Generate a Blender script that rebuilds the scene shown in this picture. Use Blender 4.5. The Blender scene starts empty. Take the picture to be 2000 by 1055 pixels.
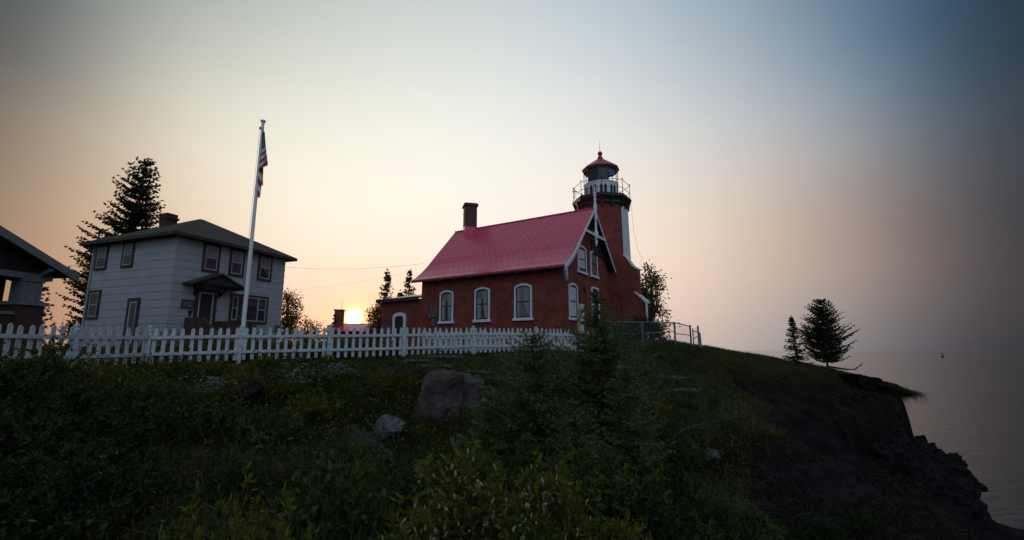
import bpy, bmesh, math, random
import numpy as np
from mathutils import Vector, Matrix

sc = bpy.context.scene
col = sc.collection
R = math.radians

# ------------------------------------------------------------------ camera
F_PX, PITCH = 914.0, 0.1705          # focal length in pixels of a 2000 px wide frame, upward tilt
cam = bpy.data.cameras.new("camera")
cam.sensor_width = 36.0
cam.lens = F_PX / 2000 * 36.0
cam.clip_start = 0.05
cam.clip_end = 60000
camo = bpy.data.objects.new("camera", cam)
camo.location = (0, 0, 0)
camo.rotation_euler = (math.pi / 2 + PITCH, 0, 0)
col.objects.link(camo)
sc.camera = camo

# ------------------------------------------------------------------ world: hazy sunset sky
SUN_AZ, SUN_EL = -18.6, 3.75         # degrees left of straight ahead (+Y), above the horizon
sd = Vector((math.sin(R(SUN_AZ)) * math.cos(R(SUN_EL)), math.cos(R(SUN_AZ)) * math.cos(R(SUN_EL)), math.sin(R(SUN_EL))))
world = bpy.data.worlds.new("World")
sc.world = world
world.use_nodes = True
wt = world.node_tree
wt.nodes.clear()


def wn(t, **k):
    n = wt.nodes.new(t)
    for a, b in k.items():
        setattr(n, a, b)
    return n


def wlink(a, b):
    wt.links.new(a, b)


def wmath(op, a, b=None):
    n = wn("ShaderNodeMath", operation=op)
    for i, v in enumerate((a, b)):
        if v is None:
            continue
        if isinstance(v, (int, float)):
            n.inputs[i].default_value = v
        else:
            wlink(v, n.inputs[i])
    return n.outputs[0]


def wramp(fac, stops, interp="B_SPLINE"):
    n = wn("ShaderNodeValToRGB")
    n.color_ramp.interpolation = interp
    el = n.color_ramp.elements
    while len(el) < len(stops):
        el.new(0.5)
    for e, (p, c) in zip(el, stops):
        e.position = p
        e.color = (*c, 1) if not isinstance(c, (int, float)) else (c, c, c, 1)
    wlink(fac, n.inputs[0])
    return n.outputs[0]


def wmix(mode, fac, a, b):
    n = wn("ShaderNodeMix", data_type="RGBA", blend_type=mode)
    if isinstance(fac, (int, float)):
        n.inputs[0].default_value = fac
    else:
        wlink(fac, n.inputs[0])
    for i, v in ((6, a), (7, b)):
        if isinstance(v, tuple):
            n.inputs[i].default_value = (*v, 1)
        else:
            wlink(v, n.inputs[i])
    return n.outputs[2]


wdir = wn("ShaderNodeTexCoord").outputs["Generated"]


def wangle(axis):
    n = wn("ShaderNodeVectorMath", operation="DOT_PRODUCT")
    wlink(wdir, n.inputs[0])
    n.inputs[1].default_value = tuple(Vector(axis).normalized())
    c = wmath("MINIMUM", wmath("MAXIMUM", n.outputs["Value"], -1.0), 1.0)
    return wmath("MULTIPLY", wmath("ARCCOSINE", c), 180 / math.pi), n.outputs["Value"]


def azel(az, el):
    return (math.sin(R(az)) * math.cos(R(el)), math.cos(R(az)) * math.cos(R(el)), math.sin(R(el)))


sepw = wn("ShaderNodeSeparateXYZ")
wlink(wdir, sepw.inputs[0])
elev = wmath("MULTIPLY", wmath("ARCSINE", sepw.outputs["Z"]), 180 / math.pi)
e01 = wmath("DIVIDE", elev, 90.0)
# hazy sunset sky: radiance at a set of directions (azimuth from straight ahead, elevation, sRGB), smoothly interpolated over the dome
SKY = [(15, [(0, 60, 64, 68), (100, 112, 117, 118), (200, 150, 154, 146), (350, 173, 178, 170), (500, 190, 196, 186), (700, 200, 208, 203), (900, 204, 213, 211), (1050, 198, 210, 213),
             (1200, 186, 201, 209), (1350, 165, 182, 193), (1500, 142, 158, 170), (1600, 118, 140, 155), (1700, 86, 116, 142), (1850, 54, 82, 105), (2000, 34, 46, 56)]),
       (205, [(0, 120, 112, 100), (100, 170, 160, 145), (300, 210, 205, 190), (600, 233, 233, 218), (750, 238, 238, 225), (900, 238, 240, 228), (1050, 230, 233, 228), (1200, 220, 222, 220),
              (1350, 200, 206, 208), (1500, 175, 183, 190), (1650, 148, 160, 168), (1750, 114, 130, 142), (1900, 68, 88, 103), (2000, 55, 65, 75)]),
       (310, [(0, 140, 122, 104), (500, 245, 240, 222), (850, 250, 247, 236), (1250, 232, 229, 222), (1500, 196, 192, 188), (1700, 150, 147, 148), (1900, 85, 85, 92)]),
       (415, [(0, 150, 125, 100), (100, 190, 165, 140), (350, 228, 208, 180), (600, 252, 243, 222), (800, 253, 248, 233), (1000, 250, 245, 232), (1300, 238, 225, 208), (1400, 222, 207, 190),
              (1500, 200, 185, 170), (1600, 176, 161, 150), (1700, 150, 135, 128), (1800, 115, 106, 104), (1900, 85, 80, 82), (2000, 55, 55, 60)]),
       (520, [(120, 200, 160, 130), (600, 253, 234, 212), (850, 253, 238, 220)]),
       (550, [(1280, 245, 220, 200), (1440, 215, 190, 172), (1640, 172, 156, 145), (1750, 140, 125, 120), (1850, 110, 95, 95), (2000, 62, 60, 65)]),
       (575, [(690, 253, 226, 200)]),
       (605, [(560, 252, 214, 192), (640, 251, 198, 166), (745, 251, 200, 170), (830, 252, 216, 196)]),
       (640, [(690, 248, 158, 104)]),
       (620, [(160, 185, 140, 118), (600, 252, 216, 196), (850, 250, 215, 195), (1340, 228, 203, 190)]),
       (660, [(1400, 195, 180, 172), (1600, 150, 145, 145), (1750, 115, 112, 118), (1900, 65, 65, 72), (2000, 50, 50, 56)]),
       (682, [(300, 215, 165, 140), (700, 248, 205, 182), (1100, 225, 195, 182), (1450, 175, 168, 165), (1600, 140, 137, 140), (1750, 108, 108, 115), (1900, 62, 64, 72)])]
_pts, _val = [], []
for _y, _row in SKY:
    for _x, *_c in _row:
        u, v = (_x - 1000) / F_PX, (527.5 - _y) / F_PX
        d = np.array([u, math.cos(PITCH) - v * math.sin(PITCH), math.sin(PITCH) + v * math.cos(PITCH)])
        d /= np.linalg.norm(d)
        _pts.append((math.degrees(math.atan2(d[0], d[1])), math.degrees(math.asin(d[2]))))
        _c = np.array(_c) / 255
        _val.append(np.where(_c < .04, _c / 12.92, ((_c + .055) / 1.055) ** 2.4) * np.array([1.0, .985, .995]))
BACK = [(az_, el_, c_) for az_, el_, c_ in (  # unseen sky behind the camera, brightness shaped to light fence and walls
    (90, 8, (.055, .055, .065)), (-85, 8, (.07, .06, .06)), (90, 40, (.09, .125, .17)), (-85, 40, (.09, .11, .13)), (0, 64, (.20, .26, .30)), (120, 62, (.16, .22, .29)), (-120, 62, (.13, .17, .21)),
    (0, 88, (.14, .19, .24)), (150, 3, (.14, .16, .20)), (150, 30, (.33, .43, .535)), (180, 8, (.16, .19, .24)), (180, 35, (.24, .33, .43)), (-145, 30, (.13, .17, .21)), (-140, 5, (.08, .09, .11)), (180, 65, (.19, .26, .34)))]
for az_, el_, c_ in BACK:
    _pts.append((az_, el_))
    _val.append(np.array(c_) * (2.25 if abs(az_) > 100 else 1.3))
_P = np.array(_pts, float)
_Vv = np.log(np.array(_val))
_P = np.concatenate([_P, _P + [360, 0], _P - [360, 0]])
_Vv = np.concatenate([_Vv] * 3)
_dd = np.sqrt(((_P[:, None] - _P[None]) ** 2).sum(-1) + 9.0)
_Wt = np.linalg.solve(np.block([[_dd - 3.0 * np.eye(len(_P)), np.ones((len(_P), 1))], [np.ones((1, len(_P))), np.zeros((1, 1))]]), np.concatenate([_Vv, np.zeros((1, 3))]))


def sky_at(az_, el_):
    q = np.sqrt((az_ - _P[:, 0]) ** 2 + (el_ - _P[:, 1]) ** 2 + 9.0)
    return np.exp(q @ _Wt[:-1] + _Wt[-1])


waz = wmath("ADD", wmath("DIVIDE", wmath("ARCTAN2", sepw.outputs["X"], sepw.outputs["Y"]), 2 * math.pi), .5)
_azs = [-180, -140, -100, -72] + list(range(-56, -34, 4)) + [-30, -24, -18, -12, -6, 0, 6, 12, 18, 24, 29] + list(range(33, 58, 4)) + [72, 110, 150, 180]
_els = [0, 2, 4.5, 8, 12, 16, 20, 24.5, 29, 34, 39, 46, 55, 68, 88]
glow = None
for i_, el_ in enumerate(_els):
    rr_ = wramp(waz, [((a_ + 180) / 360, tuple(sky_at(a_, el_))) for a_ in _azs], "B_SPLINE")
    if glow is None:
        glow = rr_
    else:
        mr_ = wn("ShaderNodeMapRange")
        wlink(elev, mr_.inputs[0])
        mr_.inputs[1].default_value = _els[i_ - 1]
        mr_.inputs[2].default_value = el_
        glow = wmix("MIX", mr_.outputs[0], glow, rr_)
# sun disc seen through haze and its aureole
sang, _ = wangle(sd)
disc = wn("ShaderNodeMapRange", interpolation_type="SMOOTHSTEP")
wlink(sang, disc.inputs[0])
disc.inputs[1].default_value = 1.1
disc.inputs[2].default_value = .55
disc.inputs[3].default_value = 0
disc.inputs[4].default_value = 1
au1 = wmath("EXPONENT", wmath("MULTIPLY", sang, -1 / 1.0))
au2 = wmath("EXPONENT", wmath("MULTIPLY", sang, -1 / 3.4))
sunc = wmix("MULTIPLY", 1.0, disc.outputs[0], (6.0, 4.3, 1.7))
sunc = wmix("ADD", 1.0, sunc, wmix("MULTIPLY", 1.0, au1, (2.2, .85, .16)))
sunc = wmix("ADD", 1.0, sunc, wmix("MULTIPLY", 1.0, au2, (.30, .06, .0)))
above = wn("ShaderNodeMapRange", interpolation_type="SMOOTHSTEP")
wlink(elev, above.inputs[0])
above.inputs[1].default_value = -3
above.inputs[2].default_value = .3
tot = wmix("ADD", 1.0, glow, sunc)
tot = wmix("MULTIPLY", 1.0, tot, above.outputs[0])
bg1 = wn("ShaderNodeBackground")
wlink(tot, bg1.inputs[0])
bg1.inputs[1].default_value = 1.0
sky = wn("ShaderNodeTexSky", sky_type="NISHITA")
sky.sun_disc = False
sky.sun_elevation = R(SUN_EL)
sky.sun_rotation = R(SUN_AZ)
sky.air_density = 1.0
sky.dust_density = 1.0
bg2 = wn("ShaderNodeBackground")
wlink(sky.outputs[0], bg2.inputs[0])
bg2.inputs[1].default_value = 0.004
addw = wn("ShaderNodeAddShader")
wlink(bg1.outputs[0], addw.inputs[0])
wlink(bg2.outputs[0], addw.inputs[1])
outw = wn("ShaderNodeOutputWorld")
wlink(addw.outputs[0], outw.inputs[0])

# ------------------------------------------------------------------ sun lamp
sl = bpy.data.lights.new("sun", "SUN")
sl.energy = 2.0
sl.angle = R(0.6)
sl.color = (1.0, .48, .20)
slo = bpy.data.objects.new("sun", sl)
slo.rotation_euler = Vector(sd).to_track_quat("Z", "Y").to_euler()
slo.location = (-20, 60, 20)
col.objects.link(slo)

sc.view_settings.view_transform = "Standard"
sc.view_settings.look = "None"
sc.view_settings.exposure = 0.0
sc.view_settings.gamma = 1.0
sc.view_settings.use_curve_mapping = False
sc.render.engine = "CYCLES"
sc.cycles.max_bounces = 6
sc.cycles.diffuse_bounces = 2
sc.cycles.glossy_bounces = 3
sc.cycles.transparent_max_bounces = 8


def at(px, py, Y):
    """World point at depth Y (metres ahead) on the line of sight of a photo pixel."""
    u = (px - 1000) / F_PX
    v = (527.5 - py) / F_PX
    c, s = math.cos(PITCH), math.sin(PITCH)
    d = Vector((u, c - v * s, s + v * c))
    return d * (Y / d.y)


# ------------------------------------------------------------------ materials
def mat(name, base=(.5, .5, .5), rough=.8, metal=0.0, var=.25, scale=3.0, bump=0.0, bscale=20.0, spec=.5, second=None):
    m = bpy.data.materials.new(name)
    m.use_nodes = True
    t = m.node_tree
    p = t.nodes["Principled BSDF"]
    p.inputs["Roughness"].default_value = rough
    p.inputs["Metallic"].default_value = metal
    p.inputs["Specular IOR Level"].default_value = spec
    tc = t.nodes.new("ShaderNodeTexCoord")
    no = t.nodes.new("ShaderNodeTexNoise")
    no.inputs["Scale"].default_value = scale
    no.inputs["Detail"].default_value = 6
    t.links.new(tc.outputs["Object"], no.inputs["Vector"])
    rp = t.nodes.new("ShaderNodeValToRGB")
    rp.color_ramp.elements[0].position = .3
    rp.color_ramp.elements[1].position = .7
    b2 = second if second else tuple(c * (1 - var) for c in base)
    rp.color_ramp.elements[0].color = (*b2, 1)
    rp.color_ramp.elements[1].color = (*(min(1, c * (1 + (0 if second else var * .4))) for c in base), 1)
    t.links.new(no.outputs[0], rp.inputs[0])
    t.links.new(rp.outputs[0], p.inputs["Base Color"])
    if bump:
        nb = t.nodes.new("ShaderNodeTexNoise")
        nb.inputs["Scale"].default_value = bscale
        nb.inputs["Detail"].default_value = 5
        t.links.new(tc.outputs["Object"], nb.inputs["Vector"])
        bp = t.nodes.new("ShaderNodeBump")
        bp.inputs["Strength"].default_value = bump
        bp.inputs["Distance"].default_value = .05
        t.links.new(nb.outputs[0], bp.inputs["Height"])
        t.links.new(bp.outputs[0], p.inputs["Normal"])
    return m


def brick_mat(name, c1, c2, mortar, bw=.21, bh=.075, ms=.01, rough=.85, bump=.4, spec=.3, offset=.5, mott=(.72, 1.12)):
    m = bpy.data.materials.new(name)
    m.use_nodes = True
    t = m.node_tree
    p = t.nodes["Principled BSDF"]
    p.inputs["Roughness"].default_value = rough
    p.inputs["Specular IOR Level"].default_value = spec
    uv = t.nodes.new("ShaderNodeTexCoord")
    br = t.nodes.new("ShaderNodeTexBrick")
    br.offset = offset
    br.inputs["Color1"].default_value = (*c1, 1)
    br.inputs["Color2"].default_value = (*c2, 1)
    br.inputs["Mortar"].default_value = (*mortar, 1)
    br.inputs["Scale"].default_value = 1.0
    br.inputs["Mortar Size"].default_value = ms
    br.inputs["Mortar Smooth"].default_value = .2
    br.inputs["Brick Width"].default_value = bw
    br.inputs["Row Height"].default_value = bh
    t.links.new(uv.outputs["UV"], br.inputs["Vector"])
    no = t.nodes.new("ShaderNodeTexNoise")
    no.inputs["Scale"].default_value = 1.3
    no.inputs["Detail"].default_value = 7
    t.links.new(uv.outputs["Object"], no.inputs["Vector"])
    mr = t.nodes.new("ShaderNodeMapRange")
    t.links.new(no.outputs[0], mr.inputs[0])
    mr.inputs[1].default_value = .3
    mr.inputs[2].default_value = .7
    mr.inputs[3].default_value = mott[0]
    mr.inputs[4].default_value = mott[1]
    mx = t.nodes.new("ShaderNodeMix")
    mx.data_type = "RGBA"
    mx.blend_type = "MULTIPLY"
    mx.inputs[0].default_value = 1
    t.links.new(br.outputs["Color"], mx.inputs[6])
    t.links.new(mr.outputs[0], mx.inputs[7])
    t.links.new(mx.outputs[2], p.inputs["Base Color"])
    bp = t.nodes.new("ShaderNodeBump")
    bp.inputs["Strength"].default_value = bump
    bp.inputs["Distance"].default_value = .01
    bp.invert = True
    t.links.new(br.outputs["Fac"], bp.inputs["Height"])
    t.links.new(bp.outputs[0], p.inputs["Normal"])
    return m


def leaf_mat(name, c1, c2, trans=.35, scale=2.5, rough=.5):
    m = bpy.data.materials.new(name)
    m.use_nodes = True
    t = m.node_tree
    t.nodes.clear()
    out = t.nodes.new("ShaderNodeOutputMaterial")
    tc = t.nodes.new("ShaderNodeTexCoord")
    no = t.nodes.new("ShaderNodeTexNoise")
    no.inputs["Scale"].default_value = scale
    no.inputs["Detail"].default_value = 4
    t.links.new(tc.outputs["Object"], no.inputs["Vector"])
    geo = t.nodes.new("ShaderNodeNewGeometry")
    ad = t.nodes.new("ShaderNodeMath")
    ad.operation = "MULTIPLY_ADD"
    ad.inputs[1].default_value = .35
    t.links.new(geo.outputs["Random Per Island"], ad.inputs[0])
    t.links.new(no.outputs[0], ad.inputs[2])
    rp = t.nodes.new("ShaderNodeValToRGB")
    rp.color_ramp.elements[0].position = .42
    rp.color_ramp.elements[1].position = .88
    rp.color_ramp.elements[0].color = (*c1, 1)
    rp.color_ramp.elements[1].color = (*c2, 1)
    t.links.new(ad.outputs[0], rp.inputs[0])
    p = t.nodes.new("ShaderNodeBsdfPrincipled")
    p.inputs["Roughness"].default_value = rough
    p.inputs["Specular IOR Level"].default_value = .12
    t.links.new(rp.outputs[0], p.inputs["Base Color"])
    tr = t.nodes.new("ShaderNodeBsdfTranslucent")
    t.links.new(rp.outputs[0], tr.inputs[0])
    ms = t.nodes.new("ShaderNodeMixShader")
    ms.inputs[0].default_value = trans
    t.links.new(p.outputs[0], ms.inputs[1])
    t.links.new(tr.outputs[0], ms.inputs[2])
    t.links.new(ms.outputs[0], out.inputs[0])
    return m


def glass_mat(name, tintc, rough=.05, alpha_trans=0.0):
    m = bpy.data.materials.new(name)
    m.use_nodes = True
    p = m.node_tree.nodes["Principled BSDF"]
    p.inputs["Base Color"].default_value = (*tintc, 1)
    p.inputs["Roughness"].default_value = rough
    p.inputs["Specular IOR Level"].default_value = .7
    if alpha_trans:
        p.inputs["Transmission Weight"].default_value = alpha_trans
        p.inputs["IOR"].default_value = 1.02
    return m


M = {}
M["brick"] = brick_mat("red_brick", (.31, .064, .040), (.19, .040, .030), (.12, .05, .04), bw=.30, bh=.105, ms=.014)
M["brick_dark"] = brick_mat("dark_brick", (.10, .035, .03), (.07, .025, .022), (.06, .04, .035))
M["brick_brown"] = brick_mat("brown_chimney_brick", (.115, .065, .05), (.08, .045, .036), (.10, .08, .07))
M["roof_red"] = brick_mat("red_metal_shingle", (.74, .068, .155), (.69, .060, .138), (.36, .026, .066), bw=.40, bh=.25, ms=.030, rough=.31, bump=.8, spec=.45, mott=(.9, 1.06))
M["roof_brown"] = brick_mat("brown_asphalt_shingle", (.075, .058, .048), (.05, .04, .034), (.03, .025, .02), bw=.3, bh=.14, ms=.01, rough=.95, spec=.2)
M["roof_pale"] = mat("weathered_metal_roof", (.42, .38, .38), .4, 0, .15, 2, .1, 8)
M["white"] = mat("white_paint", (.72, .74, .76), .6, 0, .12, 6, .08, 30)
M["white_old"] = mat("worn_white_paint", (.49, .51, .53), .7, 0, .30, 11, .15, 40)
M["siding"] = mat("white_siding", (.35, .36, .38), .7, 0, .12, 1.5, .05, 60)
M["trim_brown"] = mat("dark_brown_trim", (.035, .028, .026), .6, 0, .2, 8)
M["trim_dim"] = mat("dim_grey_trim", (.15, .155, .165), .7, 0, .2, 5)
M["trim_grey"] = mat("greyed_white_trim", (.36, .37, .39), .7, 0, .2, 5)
M["black"] = mat("black_iron", (.018, .02, .022), .5, .2, .3, 10)
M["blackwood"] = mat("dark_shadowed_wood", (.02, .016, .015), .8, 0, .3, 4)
M["steel"] = mat("galvanised_steel", (.17, .19, .21), .5, .6, .2, 8)
M["greybox"] = mat("grey_metal_box", (.14, .14, .14), .5, .2, .2, 8)
M["pole_white"] = mat("white_pole_paint", (.72, .73, .74), .35, 0, .08, 5)
M["glass"] = glass_mat("dark_window_glass", (.03, .033, .036), .04)
M["pane_light"] = glass_mat("curtained_window_glass", (.19, .16, .155), .06)
M["pane_shade"] = glass_mat("shaded_window_glass", (.50, .47, .45), .12)
M["lantern_glass"] = glass_mat("lantern_glass", (.95, .97, .98), .02, 1.0)
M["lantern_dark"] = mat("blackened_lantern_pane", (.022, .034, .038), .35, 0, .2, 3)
M["sign_blue"] = mat("blue_sign", (.03, .06, .16), .6, 0, .4, 9, second=(.06, .08, .14))
M["sign_red"] = mat("dark_red_border", (.12, .03, .03), .7)
M["sign_violet"] = mat("violet_grey_plate", (.10, .075, .13), .6)
M["sign_pale"] = mat("pale_plate", (.16, .14, .12), .7)
M["yellow"] = mat("yellow_plate", (.45, .35, .08), .6)
M["flag_red"] = mat("flag_red", (.50, .035, .045), .8)
M["flag_white"] = mat("flag_white", (.80, .78, .80), .8)
M["flag_blue"] = mat("flag_blue", (.045, .06, .17), .8)
M["bark"] = mat("grey_brown_bark", (.075, .055, .042), .9, 0, .4, 6, .5, 14)
M["deadwood"] = mat("dry_grey_wood", (.060, .050, .042), 1.0, 0, .4, 5, spec=.05)
M["root"] = mat("hanging_dry_roots", (.034, .028, .022), 1.0, 0, .4, 3, spec=.03)
M["rock"] = mat("grey_rock", (.10, .080, .074), .95, 0, .5, 2.6, 1.0, 9, spec=.08, second=(.034, .027, .025))
M["rock_lichen"] = mat("lichen_spotted_rock", (.15, .14, .14), .95, 0, .5, 9, .9, 9, spec=.08, second=(.045, .04, .044))
M["rock_dark"] = mat("dark_shore_rock", (.022, .019, .020), .95, 0, .5, 1.4, 1.0, 5, spec=.03, second=(.010, .009, .0095))
M["wire"] = mat("wire", (.08, .07, .065), .6)
M["concrete"] = mat("old_plank", (.024, .019, .016), 1.0, 0, .35, 4, .3, 10, spec=.03)
M["pine"] = leaf_mat("pine_needles", (.010, .018, .010), (.040, .058, .026), .15)
M["spruce"] = leaf_mat("spruce_needles", (.034, .056, .016), (.15, .17, .042), .25, 3)
M["leaf_yel"] = leaf_mat("yellow_green_leaves", (.040, .052, .008), (.17, .165, .026), .4, 2.2)
M["leaf_mid"] = leaf_mat("mid_green_leaves", (.026, .045, .010), (.095, .125, .024), .35, 2)
M["leaf_dark"] = leaf_mat("dark_green_leaves", (.012, .020, .007), (.040, .052, .014), .25, 2)
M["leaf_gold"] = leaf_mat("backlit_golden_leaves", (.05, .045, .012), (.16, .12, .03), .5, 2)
M["grass"] = leaf_mat("grass_blades", (.024, .033, .007), (.10, .10, .020), .35, 1.2)
M["grass_dry"] = leaf_mat("dry_grass_blades", (.022, .020, .010), (.070, .058, .028), .35, 1.2)
M["petal"] = leaf_mat("white_petals", (.18, .18, .19), (.36, .36, .37), .3, 6)
M["catkin"] = leaf_mat("pale_catkins", (.20, .185, .09), (.38, .35, .20), .2, 9)


# ------------------------------------------------------------------ object helpers
def tag(o, label=None, cat=None, group=None, kind=None):
    if label:
        o["label"] = label
    if cat:
        o["category"] = cat
    if group:
        o["group"] = group
    if kind:
        o["kind"] = kind
    return o


def empty(name, loc=(0, 0, 0), rz=0.0, label=None, cat=None, group=None):
    o = bpy.data.objects.new(name, None)
    o.empty_display_size = .2
    o.location = loc
    o.rotation_euler = (0, 0, rz)
    col.objects.link(o)
    return tag(o, label, cat, group)


class MB:
    """Collects faces in local coordinates and links them as one mesh object with metric UVs."""

    def __init__(self):
        self.v, self.f, self.m = [], [], []

    def poly(self, pts, faces, mi=0):
        b = len(self.v)
        self.v.extend([tuple(p) for p in pts])
        for f in faces:
            self.f.append([b + i for i in f])
            self.m.append(mi)

    def box(self, x0, x1, y0, y1, z0, z1, mi=0):
        p = [(x0, y0, z0), (x1, y0, z0), (x1, y1, z0), (x0, y1, z0), (x0, y0, z1), (x1, y0, z1), (x1, y1, z1), (x0, y1, z1)]
        self.poly(p, [(3, 2, 1, 0), (4, 5, 6, 7), (0, 1, 5, 4), (1, 2, 6, 5), (2, 3, 7, 6), (3, 0, 4, 7)], mi)

    def beam(self, a, b, w, h, up=(0, 0, 1), mi=0):
        a, b = Vector(a), Vector(b)
        d = (b - a).normalized()
        s = d.cross(Vector(up))
        if s.length < 1e-4:
            s = Vector((1, 0, 0))
        s.normalize()
        u = s.cross(d).normalized()
        p = []
        for c in (a, b):
            for i, j in ((-1, -1), (1, -1), (1, 1), (-1, 1)):
                p.append(c + s * (i * w / 2) + u * (j * h / 2))
        self.poly(p, [(3, 2, 1, 0), (4, 5, 6, 7), (0, 1, 5, 4), (1, 2, 6, 5), (2, 3, 7, 6), (3, 0, 4, 7)], mi)

    def tube(self, pts, radii, n=8, mi=0):
        pts = [Vector(p) for p in pts]
        if isinstance(radii, (int, float)):
            radii = [radii] * len(pts)
        rings = []
        for i, p in enumerate(pts):
            d = (pts[min(i + 1, len(pts) - 1)] - pts[max(i - 1, 0)]).normalized()
            s = d.cross(Vector((0, 0, 1)))
            if s.length < 1e-3:
                s = d.cross(Vector((0, 1, 0)))
            s.normalize()
            u = d.cross(s)
            rings.append([p + (s * math.cos(2 * math.pi * k / n) + u * math.sin(2 * math.pi * k / n)) * radii[i] for k in range(n)])
        v = [q for r in rings for q in r]
        f = []
        for i in range(len(rings) - 1):
            for k in range(n):
                f.append((i * n + k, i * n + (k + 1) % n, (i + 1) * n + (k + 1) % n, (i + 1) * n + k))
        f.append(tuple(range(n))[::-1])
        f.append(tuple((len(rings) - 1) * n + k for k in range(n)))
        self.poly(v, f, mi)

    def lathe(self, c, prof, n=16, rot=0.0, mi=0):
        """prof: list of (radius, z)."""
        cx, cy = c
        v, f = [], []
        for r, z in prof:
            for k in range(n):
                a = rot + 2 * math.pi * k / n
                v.append((cx + r * math.cos(a), cy + r * math.sin(a), z))
        for i in range(len(prof) - 1):
            for k in range(n):
                f.append((i * n + k, i * n + (k + 1) % n, (i + 1) * n + (k + 1) % n, (i + 1) * n + k))
        f.append(tuple(range(n))[::-1])
        f.append(tuple((len(prof) - 1) * n + k for k in range(n)))
        self.poly(v, f, mi)

    def prism(self, outline, map3, d0, d1, mi=0):
        """Closed 2D outline extruded between depths d0 and d1; map3(u, d, z) gives the 3D point."""
        n = len(outline)
        v = [map3(u, d0, z) for u, z in outline] + [map3(u, d1, z) for u, z in outline]
        f = [tuple(range(n))[::-1], tuple(range(n, 2 * n))] + [(i, (i + 1) % n, n + (i + 1) % n, n + i) for i in range(n)]
        self.poly(v, f, mi)

    def ring(self, outer, inner, map3, d0, d1, mi=0):
        n = len(outer)
        v = []
        for d in (d0, d1):
            v += [map3(u, d, z) for u, z in outer]
            v += [map3(u, d, z) for u, z in inner]
        f = []
        for i in range(n):
            j = (i + 1) % n
            f.append((2 * n + i, 2 * n + j, 3 * n + j, 3 * n + i))
            f.append((i, n + i, n + j, j))
            f.append((i, j, 2 * n + j, 2 * n + i))
            f.append((n + i, 3 * n + i, 3 * n + j, n + j))
        self.poly(v, f, mi)

    def build(self, name, mats, parent=None, smooth=False, bevel=0.0):
        me = bpy.data.meshes.new(name)
        me.from_pydata(self.v, [], self.f)
        bm = bmesh.new()
        bm.from_mesh(me)
        bmesh.ops.recalc_face_normals(bm, faces=bm.faces)
        uvl = bm.loops.layers.uv.new("UVMap")
        for f in bm.faces:
            nrm = f.normal
            if abs(nrm.z) > .99:
                for l in f.loops:
                    l[uvl].uv = (l.vert.co.x, l.vert.co.y)
            else:
                t = Vector((0, 0, 1)).cross(nrm).normalized()
                b = nrm.cross(t)
                for l in f.loops:
                    l[uvl].uv = (l.vert.co.dot(t), l.vert.co.dot(b))
        bm.to_mesh(me)
        bm.free()
        if not isinstance(mats, (list, tuple)):
            mats = [mats]
        for m in mats:
            me.materials.append(m)
        if len(mats) > 1:
            me.polygons.foreach_set("material_index", self.m)
        if smooth:
            me.polygons.foreach_set("use_smooth", [True] * len(me.polygons))
        o = bpy.data.objects.new(name, me)
        col.objects.link(o)
        if parent:
            o.parent = parent
        if bevel:
            b = o.modifiers.new("bevel", "BEVEL")
            b.width = bevel
            b.segments = 1
            b.limit_method = "ANGLE"
        return o


def arch(u0, u1, z0, z1, rise, n=8):
    """Outline of a rectangle with a segmental arched top."""
    pts = [(u0, z0), (u1, z0)]
    for i in range(n + 1):
        t = i / n
        u = u1 + (u0 - u1) * t
        pts.append((u, z1 - rise + rise * (1 - (2 * t - 1) ** 2)))
    return pts


def on_y(yp):
    return lambda u, d, z: (u, yp - d, z)


def on_x(xp):
    return lambda u, d, z: (xp + d, u, z)


def copy_tree(o, parent=None):
    c = o.copy()
    col.objects.link(c)
    if parent:
        c.parent = parent
    for ch in o.children:
        copy_tree(ch, c)
    return c


def quads(name, V, mat_, parent=None, per=4):
    """Fast mesh of separate quads from an array (n, 4, 3)."""
    V = np.asarray(V, dtype=np.float32)
    n = len(V)
    me = bpy.data.meshes.new(name)
    me.vertices.add(n * per)
    me.vertices.foreach_set("co", V.reshape(-1))
    me.loops.add(n * per)
    me.loops.foreach_set("vertex_index", np.arange(n * per, dtype=np.int32))
    me.polygons.add(n)
    me.polygons.foreach_set("loop_start", np.arange(0, n * per, per, dtype=np.int32))
    me.polygons.foreach_set("loop_total", np.full(n, per, dtype=np.int32))
    me.materials.append(mat_)
    me.update(calc_edges=True)
    me.validate()
    o = bpy.data.objects.new(name, me)
    col.objects.link(o)
    if parent:
        o.parent = parent
    return o


def norm(a):
    return a / np.maximum(np.linalg.norm(a, axis=-1, keepdims=True), 1e-6)


def leaf_quads(C, D, L, W, rng, roll=None):
    """Diamond leaves: base points C, directions D, lengths L, widths W."""
    n = len(C)
    D = norm(D)
    r = rng.normal(size=(n, 3)) if roll is None else roll
    S = norm(np.cross(D, r))
    L = np.broadcast_to(L, (n,))[:, None]
    W = np.broadcast_to(W, (n,))[:, None]
    mid = C + D * L * .5
    return np.stack([C, mid + S * W * .5, C + D * L, mid - S * W * .5], axis=1)


# value noise for terrain and rocks
_rng0 = np.random.default_rng(5)
_tab = _rng0.random((64, 64, 64)).astype(np.float32)


def vnoise(P):
    P = np.asarray(P, dtype=np.float64)
    i = np.floor(P).astype(int)
    f = P - i
    f = f * f * (3 - 2 * f)
    out = 0
    for dx in (0, 1):
        for dy in (0, 1):
            for dz in (0, 1):
                w = (f[..., 0] if dx else 1 - f[..., 0]) * (f[..., 1] if dy else 1 - f[..., 1]) * (f[..., 2] if dz else 1 - f[..., 2])
                out = out + w * _tab[(i[..., 0] + dx) % 64, (i[..., 1] + dy) % 64, (i[..., 2] + dz) % 64]
    return out


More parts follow.
